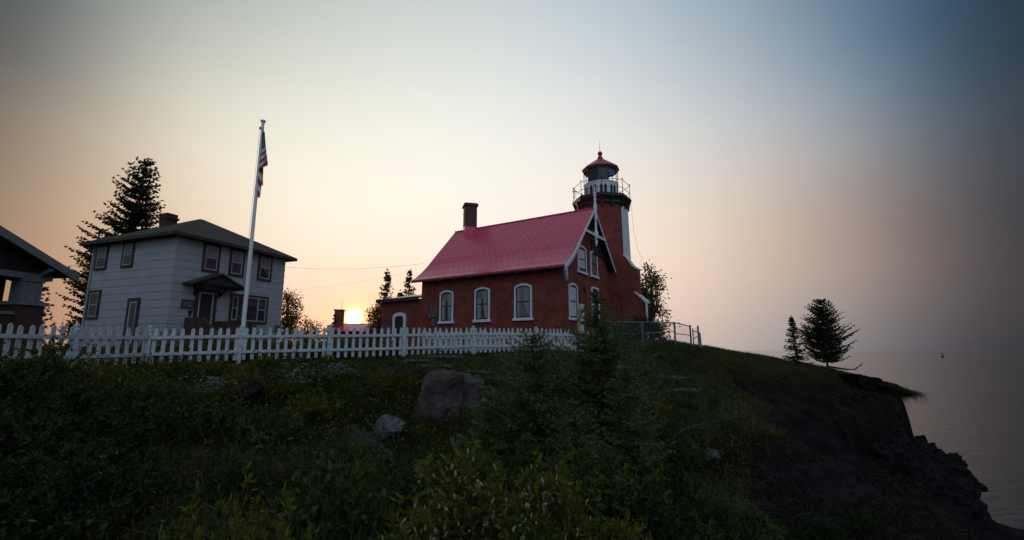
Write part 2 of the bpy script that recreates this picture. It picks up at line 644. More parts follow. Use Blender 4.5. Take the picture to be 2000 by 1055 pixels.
def fbm(P, oct_=4):
    P = np.asarray(P, dtype=np.float64)
    s, a = 0, .5
    for k in range(oct_):
        s = s + a * (vnoise(P * 2 ** k + 17.3 * k) - .5)
        a *= .5
    return s


# ------------------------------------------------------------------ terrain
LAKE = -7.0
CP = np.array([
    (0, 0, -1.65), (-4, 0, -1.7), (4, 0, -1.8), (0, -8, -1.5), (-10, -6, -1.3), (7, -6, -2), (0, 3, -1.95), (-4, 3, -1.9), (4, 3.5, -2.1),
    (-8, 3, -1.5), (-13, 2, -.9), (-13, 7, -.6), (-20, 5, -.4), (0, 5, -2.3), (-3, 6, -2.35), (-6, 6, -2.0), (-8.5, 6.5, -1.3),
    (0, 8, -2.5), (-3, 8, -2.4), (-6, 8.5, -1.75), (3, 7, -2.5), (3, 9.5, -2.3), (5, 7, -2.5),
    (-8, 9.5, -1.0), (-10, 9, -.56), (-10, 10.8, -.45), (-9.6, 12.5, -.4), (-8, 11.2, -.95), (-7.86, 13.7, -.35), (-5.8, 14.9, -.28), (-3.7, 16.1, -.22), (-1.45, 17.8, -.14), (1, 19.4, -.08), (3, 20.8, -.04),
    (-6.5, 12.5, -.85), (-4.5, 13.3, -.8), (-2.2, 14, -.68), (0, 15.5, -.5), (2.2, 17.2, -.4),
    (-5, 10.5, -1.9), (-2.5, 10, -2.3), (-1.7, 11, -2.2), (0, 11.5, -1.9), (2, 12, -1.7), (1.5, 14.5, -1.0), (4, 16, -.8), (4, 13, -1.5),
    (4.35, 21, .1), (5.8, 21, .2), (7.4, 21.5, .22), (9, 23, .1), (11.2, 26, -.02), (14.1, 28, -.3), (16, 29, -.55), (18, 30, -.88), (19.8, 30, -1.17), (21, 28, -1.9), (21.4, 26.6, -2.4), (19.8, 25.2, -2.35),
    (6, 19, -.35), (8, 19.5, -.7), (10, 21.5, -.9), (12.5, 23, -1.4), (15, 24.5, -1.7), (17.5, 25, -2.1), (16, 23.3, -2.6), (13, 21.5, -2.5),
    (6, 15, -1.5), (8, 16.5, -1.8), (9.5, 18, -2.1), (6.5, 12, -2.1), (8, 13, -2.9),
    (4.7, 10, -1.95), (6, 10, -2.15), (7.2, 10, -2.55), (8, 9.8, -3.1), (5, 8, -2.6), (7, 7.5, -3.2), (8, 6, -3.6),
    (-13, 18, .0), (-20, 18, .05), (-10, 17, .0), (-6, 19, .0), (-2, 22, .05), (3, 25, .1), (-17, 24, .1), (-10, 28, .1), (0, 32, .1), (8, 34, .05), (14, 36, -.5), (20, 38, -1.5),
    (-30, 20, .2), (-30, 40, .3), (-15, 45, .2), (0, 50, .1), (10, 48, -.3), (-45, 30, .3), (-60, 50, .3), (-30, 65, .2), (-10, 70, 0), (-60, 0, .3), (-30, -10, -.3),
], float)
_d = np.sqrt(((CP[:, None, :2] - CP[None, :, :2]) ** 2).sum(-1) + .16)
_A = np.block([[_d - .02 * np.eye(len(CP)), np.ones((len(CP), 1))], [np.ones((1, len(CP))), np.zeros((1, 1))]])
_W = np.linalg.solve(_A, np.append(CP[:, 2], 0))
E1 = np.array([(-8, 7.7), (0, 7.9), (5, 8.2), (8, 8.5), (9.5, 8.9), (11.5, 9.3), (13.5, 9.6), (16, 10.4), (19, 11.6), (21, 13.2), (22, 15.3), (23, 17.2), (24, 18.7), (24.8, 19.8), (26, 21.0), (27.5, 21.8), (32, 22.4), (45, 23), (80, 24)])
E2 = np.array([(-8, 10), (4, 10.4), (8, 10.9), (10, 11.6), (12, 12.8), (14, 14.4), (16, 16.2), (18, 17.3), (19.6, 18.1), (21.2, 19.0), (23.2, 19.6), (25.2, 20.6), (27.5, 22.5), (32, 23.5), (45, 24.5), (80, 25)])


def ground(x, y, noise=True):
    x = np.asarray(x, float)
    y = np.asarray(y, float)
    q = np.stack([x, y], -1)
    d = np.sqrt(((q[..., None, :] - CP[:, :2]) ** 2).sum(-1) + .16)
    z = d @ _W[:-1] + _W[-1]
    if noise:
        P = np.stack([x, y, np.zeros_like(x)], -1)
        z = z + .22 * fbm(P * .9, 4)
        nz = fbm(P * 1.1 + 9, 4)
        kr = np.clip((x - 5.2) / 1.6, 0, 1) * np.clip((-2.05 - z) / .5, 0, 1) * np.clip((26 - y) / 3, 0, 1)
        z = z + kr * (1.5 * fbm(P * .8 + 5, 5) + .9 * np.abs(fbm(P * 1.9 + 31, 4)) - .15)
    else:
        nz = 0
    e1 = np.interp(y, E1[:, 0], E1[:, 1]) + 1.3 * nz
    e2 = np.interp(y, E2[:, 0], E2[:, 1]) + 1.0 * nz
    z2 = np.interp(y, [-8, 6, 10, 14, 18, 19.3, 21, 23, 27, 40], [-5, -4.6, -4.8, -5.4, -6.0, -6.2, -4.75, -4.25, -4.3, -5]) + 1.2 * nz
    k1 = np.clip((x - e1) / .5, 0, 1)
    k1 = k1 * k1 * (3 - 2 * k1)
    k2 = np.clip((x - e2) / .7, 0, 1)
    k2 = k2 * k2 * (3 - 2 * k2)
    z = z * (1 - k1) + np.minimum(z, z2) * k1
    z = z * (1 - k2) + (LAKE - 2.5) * k2
    far = np.clip((y - 72) / 8, 0, 1)
    z = z * (1 - far) + (LAKE - 2.5) * far
    return z


def gz(x, y):
    return float(ground(np.array([x]), np.array([y]))[0])


def axis(segs):
    out = []
    for a, b, s in segs:
        out += list(np.arange(a, b, s))
    return np.array(out + [segs[-1][1]])


gx = axis([(-120, -60, 6), (-60, -14, 1.2), (-14, 4, .25), (4, 23.5, .16), (23.5, 26, .6)])
gy = axis([(-14, 1, .8), (1, 30, .18), (30, 36, .4), (36, 82, 1.5)])
GX, GY = np.meshgrid(gx, gy, indexing="ij")
GZ = ground(GX, GY)
nx, ny = GX.shape
me = bpy.data.meshes.new("ground")
idx = np.arange(nx * ny).reshape(nx, ny)
fq = np.stack([idx[:-1, :-1], idx[1:, :-1], idx[1:, 1:], idx[:-1, 1:]], -1).reshape(-1, 4)
me.from_pydata(np.stack([GX, GY, GZ], -1).reshape(-1, 3).tolist(), [], fq.tolist())
me.polygons.foreach_set("use_smooth", [True] * len(me.polygons))
g = bpy.data.materials.new("earth_and_rock")
g.use_nodes = True
t = g.node_tree
p = t.nodes["Principled BSDF"]
p.inputs["Roughness"].default_value = 1.0
p.inputs["Specular IOR Level"].default_value = .03
tc = t.nodes.new("ShaderNodeTexCoord")
n1 = t.nodes.new("ShaderNodeTexNoise")
n1.inputs["Scale"].default_value = 1.3
n1.inputs["Detail"].default_value = 8
t.links.new(tc.outputs["Object"], n1.inputs["Vector"])
soil = t.nodes.new("ShaderNodeValToRGB")
soil.color_ramp.elements[0].color = (.012, .014, .007, 1)
soil.color_ramp.elements[1].color = (.038, .040, .016, 1)
soil.color_ramp.elements[0].position = .35
soil.color_ramp.elements[1].position = .68
t.links.new(n1.outputs[0], soil.inputs[0])
rk = t.nodes.new("ShaderNodeValToRGB")
rk.color_ramp.elements[0].color = (.006, .005, .005, 1)
rk.color_ramp.elements[1].color = (.016, .013, .013, 1)
rk.color_ramp.elements[0].position = .35
rk.color_ramp.elements[1].position = .7
t.links.new(n1.outputs[0], rk.inputs[0])
geo = t.nodes.new("ShaderNodeNewGeometry")
sx = t.nodes.new("ShaderNodeSeparateXYZ")
t.links.new(geo.outputs["Normal"], sx.inputs[0])
mr = t.nodes.new("ShaderNodeMapRange")
mr.inputs[1].default_value = .72
mr.inputs[2].default_value = .88
t.links.new(sx.outputs["Z"], mr.inputs[0])
mx = t.nodes.new("ShaderNodeMix")
mx.data_type = "RGBA"
sp_ = t.nodes.new("ShaderNodeSeparateXYZ")
t.links.new(tc.outputs["Object"], sp_.inputs[0])
ax_ = t.nodes.new("ShaderNodeMath")       # rocky shore: far enough towards the lake and low enough
ax_.operation = "MULTIPLY_ADD"
ax_.inputs[1].default_value = -.45
ax_.inputs[2].default_value = -.2
t.links.new(sp_.outputs["Z"], ax_.inputs[0])
wob = t.nodes.new("ShaderNodeMath")
wob.operation = "ADD"
t.links.new(ax_.outputs[0], wob.inputs[0])
t.links.new(n1.outputs[0], wob.inputs[1])
lowm = t.nodes.new("ShaderNodeMapRange")
lowm.inputs[1].default_value = 1.02
lowm.inputs[2].default_value = 1.32
t.links.new(wob.outputs[0], lowm.inputs[0])
xm = t.nodes.new("ShaderNodeMapRange")
xm.inputs[1].default_value = 2.4
xm.inputs[2].default_value = 3.6
t.links.new(sp_.outputs["X"], xm.inputs[0])
shore = t.nodes.new("ShaderNodeMath")
shore.operation = "MULTIPLY"
t.links.new(lowm.outputs[0], shore.inputs[0])
t.links.new(xm.outputs[0], shore.inputs[1])
sub_ = t.nodes.new("ShaderNodeMath")
sub_.operation = "SUBTRACT"
sub_.use_clamp = True
t.links.new(mr.outputs[0], sub_.inputs[0])
t.links.new(shore.outputs[0], sub_.inputs[1])
t.links.new(sub_.outputs[0], mx.inputs[0])
t.links.new(rk.outputs[0], mx.inputs[6])
t.links.new(soil.outputs[0], mx.inputs[7])
t.links.new(mx.outputs[2], p.inputs["Base Color"])
n2 = t.nodes.new("ShaderNodeTexNoise")
n2.inputs["Scale"].default_value = 6
n2.inputs["Detail"].default_value = 8
t.links.new(tc.outputs["Object"], n2.inputs["Vector"])
bp = t.nodes.new("ShaderNodeBump")
bp.inputs["Strength"].default_value = .9
bp.inputs["Distance"].default_value = .12
t.links.new(n2.outputs[0], bp.inputs["Height"])
t.links.new(bp.outputs[0], p.inputs["Normal"])
me.materials.append(g)
go = bpy.data.objects.new("ground", me)
col.objects.link(go)
go["kind"] = "structure"

# lake out to the horizon
wm = bpy.data.materials.new("lake_water")
wm.use_nodes = True
t = wm.node_tree
p = t.nodes["Principled BSDF"]
p.inputs["Base Color"].default_value = (.012, .014, .017, 1)
p.inputs["Roughness"].default_value = .12
p.inputs["Specular IOR Level"].default_value = .5
p.inputs["IOR"].default_value = 1.33
tc = t.nodes.new("ShaderNodeTexCoord")
mp = t.nodes.new("ShaderNodeMapping")
mp.inputs["Scale"].default_value = (.5, 1.5, 1)
t.links.new(tc.outputs["Object"], mp.inputs[0])
n1 = t.nodes.new("ShaderNodeTexNoise")
n1.inputs["Scale"].default_value = .9
n1.inputs["Detail"].default_value = 5
n1.inputs["Distortion"].default_value = .6
t.links.new(mp.outputs[0], n1.inputs["Vector"])
bp = t.nodes.new("ShaderNodeBump")
bp.inputs["Strength"].default_value = .5
bp.inputs["Distance"].default_value = .12
t.links.new(n1.outputs[0], bp.inputs["Height"])
t.links.new(bp.outputs[0], p.inputs["Normal"])
mb = MB()
ring0 = [(0, 0, LAKE)]
V = [(0, 0, LAKE)]
Fc = []
radii = [60, 200, 800, 3000, 12000, 40000]
N = 48
for r in radii:
    for k in range(N):
        V.append((r * math.cos(2 * math.pi * k / N), r * math.sin(2 * math.pi * k / N), LAKE))
for k in range(N):
    Fc.append((0, 1 + k, 1 + (k + 1) % N))
for i in range(len(radii) - 1):
    for k in range(N):
        a, b = 1 + i * N, 1 + (i + 1) * N
        Fc.append((a + k, b + k, b + (k + 1) % N, a + (k + 1) % N))
mb.poly(V, Fc)
lake = mb.build("lake", wm)
lake["kind"] = "structure"

# ------------------------------------------------------------------ brick lighthouse with keeper's house
TH = 0.5662
LX, WY = 9.734, 7.446
lh = empty("lighthouse", (2.5406, 24.0, 0), -TH, "red brick lighthouse with red metal roof and octagonal tower topped by a railed lantern", "lighthouse")
EZ, RZ, OV = 4.343, 8.365, .453


def roof_z(y):
    h = WY / 2
    w = min(y, WY - y)
    return float(np.interp(w, [-.46, .5, 1.4, h], [EZ, 5.02, 5.93, RZ]))


mb = MB()
prof = [(0, -.6), (WY, -.6), (WY, 4.55), (WY - .5, roof_z(.5) - .1), (WY - 1.4, roof_z(1.4) - .1), (WY / 2, RZ - .12), (1.4, roof_z(1.4) - .1), (.5, roof_z(.5) - .1), (0, 4.55)]
mb.prism(prof, lambda u, d, z: (d, u, z), -LX, 0)
mb.build("wall", M["brick"], lh)
# bell-cast roof
mb = MB()
top = [(-.454, EZ), (-.1, EZ + .2), (.5, 5.02), (1.0, 5.49), (1.4, 5.93), (WY / 2, RZ)]
top = top + [(WY - u, z) for u, z in top[-2::-1]]
bot = [(u, z - .10) for u, z in top][::-1]
mb.prism(top + bot, lambda u, d, z: (d, u, z), -LX - .452, .452)
roof = mb.build("roof", [M["roof_red"], M["blackwood"]], lh)
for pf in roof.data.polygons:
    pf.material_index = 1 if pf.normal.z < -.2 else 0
mb = MB()
mb.tube([(-LX - .46, WY / 2, RZ + .02), (.46, WY / 2, RZ + .02)], .05, 6)
mb.build("ridge_cap", M["roof_red"], roof)
# bargeboards, both ends
for xx in (.452, -LX - .452):
    mb = MB()
    for side in (0, 1):
        pts = top[:6]
        for i in range(5):
            (u0, z0), (u1, z1) = pts[i], pts[i + 1]
            if side:
                if u0 < .42:
                    continue
                u0, u1 = WY - u0, WY - u1
            s = 1 if xx > 0 else -1
            mb.poly([(xx, u0, z0 - .02), (xx, u1, z1 - .02), (xx, u1, z1 - .19), (xx, u0, z0 - .19),
                     (xx + .05 * s, u0, z0 - .02), (xx + .05 * s, u1, z1 - .02), (xx + .05 * s, u1, z1 - .19), (xx + .05 * s, u0, z0 - .19)],
                    [(0, 1, 2, 3), (4, 5, 6, 7), (0, 1, 5, 4), (2, 3, 7, 6), (0, 3, 7, 4), (1, 2, 6, 5)])
    mb.build("bargeboard", M["white"], lh)
# scalloped edging under the left bargeboard
mb = MB()
for k in range(16):
    y = -.40 + 1.9 * k / 15
    mb.box(.44, .49, y - .035, y + .035, roof_z(y) - .34, roof_z(y) - .2)
mb.build("scalloped_edging", M["white"], lh)
# eave fascia and rafter tails
mb = MB()
mb.box(-LX - .44, .44, -.44, -.40, EZ - .16, EZ - .085)
mb.build("fascia", M["trim_brown"], lh)
mb = MB()
mb.box(-.12, .06, -.16, .0, 3.95, 4.35)
for i in range(9):
    m2 = MB()
    x = -.4 - i * 1.1
    m2.box(x - .05, x + .05, -.39, -.01, EZ - .16, EZ - .09)
    m2.build("rafter_tail", M["white_old"], lh)
m2 = MB()
m2.prism([(-.02, EZ + .15), (-.02, 3.55), (-.12, 3.75), (-.3, 4.1), (-.42, EZ - .12)], lambda u, d, z: (d, u, z), .30, .42)
m2.build("eave_bracket", M["white_old"], lh)
# gable ornament: turned king post, tie beam
mb = MB()
xo, yo = .50, WY / 2
mb.lathe((xo, yo), [(.02, 9.75), (.045, 9.6), (.03, 9.45), (.07, 9.3), (.085, 9.15), (.05, 9.05), (.09, 8.95), (.06, 8.8), (.10, 8.55), (.11, 8.3), (.085, 8.0), (.11, 7.75), (.075, 7.65),
                     (.075, 7.0), (.13, 6.92), (.14, 6.6), (.11, 6.52), (.05, 6.45), (.09, 6.36), (.095, 6.26), (.05, 6.18), (.06, 6.1), (.01, 6.02)], 12)
mb.build("king_post", M["white"], lh, smooth=True)
mb = MB()
zt = 6.72
w0 = float(np.interp(zt, [5.93, RZ], [1.4, WY / 2]))
mb.beam((.46, w0, zt), (.46, WY - w0, zt), .07, .15)
mb.build("tie_beam", M["white"], lh)
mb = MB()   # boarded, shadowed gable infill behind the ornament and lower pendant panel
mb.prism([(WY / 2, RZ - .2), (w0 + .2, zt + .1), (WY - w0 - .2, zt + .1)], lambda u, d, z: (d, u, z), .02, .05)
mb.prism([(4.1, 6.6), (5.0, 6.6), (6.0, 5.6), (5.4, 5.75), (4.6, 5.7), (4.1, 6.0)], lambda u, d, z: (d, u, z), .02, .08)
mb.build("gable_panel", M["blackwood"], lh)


def window(parent, mp, u0, u1, z0, z1, rise=.16, fw=.105, frame=None, sash=None, pane=None, sill=True, mull=True, name="window", blind=None, curtain=None):
    frame = frame or M["white"]
    sash = sash or M["trim_brown"]
    pane = pane or M["pane_light"]
    mb = MB()
    a_, b_ = arch(u0, u1, z0, z1, rise), arch(u0 + fw, u1 - fw, z0 + .02, z1 - fw * 1.1, rise * .7)
    mb.ring(a_, b_, mp, -.02, .06)
    w = mb.build(name, frame, parent)
    iu0, iu1, iz0, iz1 = u0 + fw, u1 - fw, z0 + .02, z1 - fw * 1.1
    mb = MB()
    sw = .065
    a_, b_ = arch(iu0 + .003, iu1 - .003, iz0, iz1 - .004, rise * .7), arch(iu0 + sw, iu1 - sw, iz0 + sw * 1.3, iz1 - sw, rise * .4)
    mb.ring(a_, b_, mp, -.02, .035)
    if mull:
        zm = (iz0 + iz1) / 2
        q = [mp(iu0 + sw, -.01, zm - .03), mp(iu1 - sw, -.01, zm - .03), mp(iu1 - sw, -.01, zm + .03), mp(iu0 + sw, -.01, zm + .03),
             mp(iu0 + sw, .03, zm - .03), mp(iu1 - sw, .03, zm - .03), mp(iu1 - sw, .03, zm + .03), mp(iu0 + sw, .03, zm + .03)]
        mb.poly(q, [(3, 2, 1, 0), (4, 5, 6, 7), (0, 1, 5, 4), (1, 2, 6, 5), (2, 3, 7, 6), (3, 0, 4, 7)])
    mb.build("sash", sash, w)
    mb = MB()
    mb.prism(arch(iu0 + .03, iu1 - .03, iz0 + .03, iz1 - .03, rise * .5), mp, -.015, .012)
    mb.build("pane", pane, w)
    if blind:
        mb = MB()
        bz = iz1 - (iz1 - iz0) * blind[0]
        mb.prism([(iu0 + sw, bz), (iu1 - sw, bz), (iu1 - sw, iz1 - sw * 2), (iu0 + sw, iz1 - sw * 2)], mp, .013, .016)
        mb.build("blind", blind[1], w)
    if curtain:
        ua, ub, za, zb = iu0 + sw, iu1 - sw, iz0 + sw * 1.3, iz1 - sw * 2
        wd = ub - ua
        for sgn in (0, 1):
            mb = MB()
            e = lambda f_: (ua + wd * f_) if sgn == 0 else (ub - wd * f_)
            c1_, c2_, c3_ = curtain[sgn]
            out = [(e(0), za), (e(c1_), za), (e(c2_), (za + zb) / 2), (e(c3_), zb), (e(0), zb)]
            mb.prism(out, mp, .0135, .0165 if sgn else .0155)
            mb.build("curtain", M["curtain"], w)
    if sill:
        mb = MB()
        q = [mp(u0 - .07, -.02, z0 - .13), mp(u1 + .07, -.02, z0 - .13), mp(u1 + .07, -.02, z0 + .015), mp(u0 - .07, -.02, z0 + .015),
             mp(u0 - .07, .12, z0 - .13), mp(u1 + .07, .12, z0 - .13), mp(u1 + .07, .12, z0 + .005), mp(u0 - .07, .12, z0 + .005)]
        mb.poly(q, [(3, 2, 1, 0), (4, 5, 6, 7), (0, 1, 5, 4), (1, 2, 6, 5), (2, 3, 7, 6), (3, 0, 4, 7)])
        mb.build("sill", frame, w)
    return w


M["blind_white"] = mat("roller_blind", (.62, .58, .56), .8)
M["blind_grey"] = mat("grey_blind", (.21, .20, .20), .8)
M["curtain"] = mat("net_curtain", (.30, .30, .31), .9, 0, .3, 14)
f0 = on_y(0)
window(lh, f0, -8.19, -7.14, 1.72, 3.60, pane=M["glass"], blind=(.3, M["blind_grey"]), curtain=((.30, .34, .40), (.26, .36, .42)))
window(lh, f0, -5.55, -4.48, 1.72, 3.60, pane=M["glass"], blind=(.32, M["blind_grey"]), curtain=((.34, .38, .44), (.20, .40, .46)))
window(lh, f0, -2.84, -1.73, 1.72, 3.60, pane=M["pane_light"], curtain=((.18, .22, .30), (.12, .42, .46)))
g0 = on_x(0)
window(lh, g0, .86, 1.96, 1.72, 3.62, pane=M["pane_light"], blind=(.97, M["blind_white"]))
window(lh, g0, 2.1, 3.28, 4.42, 5.95, pane=M["glass"], blind=(.86, M["blind_white"]))
window(lh, g0, 3.9, 4.95, 4.42, 5.95, pane=M["pane_light"])
w = window(lh, g0, 3.92, 5.0, .3, 3.74, rise=.04, name="door", pane=M["glass"])
mb = MB()
mb.box(.04, .09, 3.9, 5.02, 2.62, 2.78)
mb.build("transom", M["white"], w)


def blind_arch(parent, mp, u0, u1, z0, z1, rise):
    mb = MB()
    mb.ring(arch(u0 - .10, u1 + .10, z0, z1 + .11, rise), arch(u0, u1, z0, z1, rise), mp, -.02, .07)
    mb.build("blind_arch", M["brick"], parent)


blind_arch(lh, g0, 2.35, 3.08, .3, 3.48, .28)
blind_arch(lh, on_y(6.924), .07, .81, .0, 3.6, .25)
# chimney set diagonally on the ridge
ch = MB()


def rot45(cx, cy, an=R(47)):
    return lambda x, y, z: (cx + x * math.cos(an) - y * math.sin(an), cy + x * math.sin(an) + y * math.cos(an), z)


def rbox(mb, rt, x0, x1, y0, y1, z0, z1, mi=0, taper=0):
    p = [rt(x0, y0, z0), rt(x1, y0, z0), rt(x1, y1, z0), rt(x0, y1, z0), rt(x0 + taper, y0 + taper, z1), rt(x1 - taper, y0 + taper, z1), rt(x1 - taper, y1 - taper, z1), rt(x0 + taper, y1 - taper, z1)]
    mb.poly(p, [(3, 2, 1, 0), (4, 5, 6, 7), (0, 1, 5, 4), (1, 2, 6, 5), (2, 3, 7, 6), (3, 0, 4, 7)], mi)


rt = rot45(-8.88, WY / 2)
rbox(ch, rt, -.42, .42, -.42, .42, 7.0, 10.0)
cho = ch.build("chimney", M["brick_brown"], lh)
ch = MB()
rbox(ch, rt, -.50, .50, -.50, .50, 10.0, 10.13)
rbox(ch, rt, -.44, .44, -.44, .44, 10.13, 10.2)
ch.build("cap", M["brick_brown"], cho)
ch = MB()
rbox(ch, rt, -.50, .50, -.50, .50, 6.9, 8.5, taper=.06)
ch.build("flashing", M["roof_red"], cho)
# one-storey wing at the far left
mb = MB()
mb.box(-13.34, -LX - .003, .02, 4.2, -.6, 3.22)
wing = mb.build("wing", M["brick"], lh)
mb = MB()
mb.poly([(-13.62, -.22, 3.22), (-LX - .005, -.22, 3.22), (-LX - .005, 4.4, 4.05), (-13.0, 4.4, 4.05), (-13.62, -.22, 3.33), (-LX - .005, -.22, 3.36), (-LX - .005, 4.4, 4.22), (-13.0, 4.4, 4.22)],
        [(3, 2, 1, 0), (4, 5, 6, 7), (0, 1, 5, 4), (1, 2, 6, 5), (2, 3, 7, 6), (3, 0, 4, 7)])
mb.build("wing_roof", M["roof_pale"], wing)
mb = MB()
mb.box(-13.6, -LX - .01, -.26, -.222, 3.12, 3.34)
mb.build("gutter", M["trim_brown"], wing)
d = window(lh, on_y(.02), -12.18, -11.02, .1, 2.42, rise=.14, fw=.2, pane=M["glass"], sash=M["blackwood"], mull=False, sill=False, name="wing_door")
mb = MB()
mb.tube([(-11.32, -.06, 1.15), (-11.32, -.1, 1.15)], .03, 8)
mb.build("handle", M["steel"], d)
mb = MB()
mb.box(-8.98, -8.70, -.17, -.002, 1.95, 2.3)
mb.box(-8.66, -8.42, -.15, -.002, 2.0, 2.38)
mb.box(-8.72, -8.5, -.13, -.002, 1.45, 1.93)
mb.tube([(-8.6, -.06, .0), (-8.6, -.06, 1.45)], .035, 6)
mb.tube([(-8.8, -.06, 2.3), (-8.8, -.06, 4.1)], .025, 6)
mb.build("meter_box", M["greybox"], lh)
mb = MB()
mb.box(-13.1, -12.52, -.03, .018, 1.15, 1.68)
mb.build("wall_plaque", M["sign_violet"], lh)

# tower -------------------------------------------------
TX, TY = -.977, 8.606
mb = MB()
outl = [(-2.66, -.8), (1.89, -.8), (1.89, 5.0), (1.72, 5.08), (1.5, 5.28), (1.3, 5.6), (1.1, 5.9), (.6, 6.1), (-2.66, 6.1)]
mb.prism(outl, lambda u, d, z: (u, d, z), 6.924, 7.45)
mb.box(-2.66, .68, 7.452, 10.29, -.8, 5.6)
tb = mb.build("tower_base", M["brick"], lh)
mb = MB()
cp_ = [(1.93, 4.97), (1.73, 5.1), (1.51, 5.30), (1.31, 5.62), (1.12, 5.92), (.98, 6.02)]
mb.prism(cp_ + [(u + .03, z + .09) for u, z in cp_[::-1]], lambda u, d, z: (u, d, z), 6.90, 7.47)
mb.build("coping", M["white"], tb)
mb = MB()
mb.prism([(1.892, -.8), (2.24, -.8), (2.24, 2.98), (1.892, 3.28)], lambda u, d, z: (u, d, z), 6.98, 7.4)
bt = mb.build("buttress", M["brick"], tb)
mb = MB()
mb.prism([(1.62, 3.58), (1.72, 3.62), (2.42, 2.98), (2.40, 2.86), (2.30, 2.9)], lambda u, d, z: (u, d, z), 6.88, 7.45)
mb.build("coping", M["white"], tb)
mb = MB()
mb.tube([(2.33, 6.95, 2.9), (2.33, 6.95, .2)], .065, 8)
mb.build("downpipe", M["white"], tb)
mb = MB()
mb.lathe((TX, TY), [(1.83, 5.0), (1.82, 5.9), (1.765, 9.75)], 8, R(22.5))
tower = mb.build("tower", M["brick"], lh)
# peeling white painted face
pm = bpy.data.materials.new("peeling_white_paint")
pm.use_nodes = True
t = pm.node_tree
p = t.nodes["Principled BSDF"]
p.inputs["Roughness"].default_value = .7
tc = t.nodes.new("ShaderNodeTexCoord")
vo = t.nodes.new("ShaderNodeTexVoronoi")
vo.inputs["Scale"].default_value = 4.5
t.links.new(tc.outputs["Object"], vo.inputs["Vector"])
sp = t.nodes.new("ShaderNodeSeparateColor")
t.links.new(vo.outputs["Color"], sp.inputs[0])
c1 = t.nodes.new("ShaderNodeMath")
c1.operation = "MULTIPLY_ADD"
c1.inputs[1].default_value = .30
c1.inputs[2].default_value = -.08
t.links.new(sp.outputs[0], c1.inputs[0])
c2 = t.nodes.new("ShaderNodeMath")
c2.operation = "GREATER_THAN"
t.links.new(vo.outputs["Distance"], c2.inputs[0])
t.links.new(c1.outputs[0], c2.inputs[1])
mx = t.nodes.new("ShaderNodeMix")
mx.data_type = "RGBA"
t.links.new(c2.outputs[0], mx.inputs[0])
mx.inputs[6].default_value = (.12, .06, .05, 1)
mx.inputs[7].default_value = (.72, .73, .74, 1)
t.links.new(mx.outputs[2], p.inputs["Base Color"])
mb = MB()
q = []
for rr, z in ((1.828, 5.6), (1.772, 9.70)):
    for s in (-1, 1):
        q.append((TX + rr * math.cos(R(22.5)) + .0, TY + s * rr * math.sin(R(22.5)), z))
q2 = [(x + .02, y, z) for x, y, z in q]
mb.poly(q + q2, [(0, 1, 3, 2), (4, 5, 7, 6), (0, 1, 5, 4), (2, 3, 7, 6), (0, 2, 6, 4), (1, 3, 7, 5)])
mb.build("painted_face", pm, tower)
# cornice, brackets, gallery deck
mb = MB()
mb.lathe((TX, TY), [(1.80, 9.72), (1.86, 9.85), (1.86, 10.0), (1.95, 10.12), (2.06, 10.24), (2.06, 10.40), (2.0, 10.45)], 8, R(22.5))
deck = mb.build("gallery_deck", M["black"], lh)
for k in range(16):
    a = R(22.5 * k)
    rr = 1.80 if k % 2 else 1.70
    m2 = MB()
    c, s = math.cos(a), math.sin(a)
    z0 = 9.55
    pr = [(rr - .04, z0), (rr + .08, z0 + .02), (rr + .12, z0 + .35), (rr + .22, z0 + .62), (rr - .04, z0 + .62)]
    m2.prism(pr, lambda u, d, z: (TX + u * c - d * s, TY + u * s + d * c, z), -.07, .07)
    m2.build("bracket", M["black"], deck)
mb = MB()
vs = [(TX + 1.96 * math.cos(R(22.5 + 45 * k)), TY + 1.96 * math.sin(R(22.5 + 45 * k))) for k in range(8)]
for k in range(8):
    (x0, y0), (x1, y1) = vs[k], vs[(k + 1) % 8]
    mb.tube([(x0, y0, 10.40), (x0, y0, 11.46)], .022, 6)
    mb.lathe((x0, y0), [(.02, 11.44), (.045, 11.47), (.045, 11.51), (.01, 11.54)], 8)
    for z in (11.42, 10.86):
        mb.tube([(x0, y0, z), (x1, y1, z)], .018, 6)
mb.build("railing", M["black"], lh)
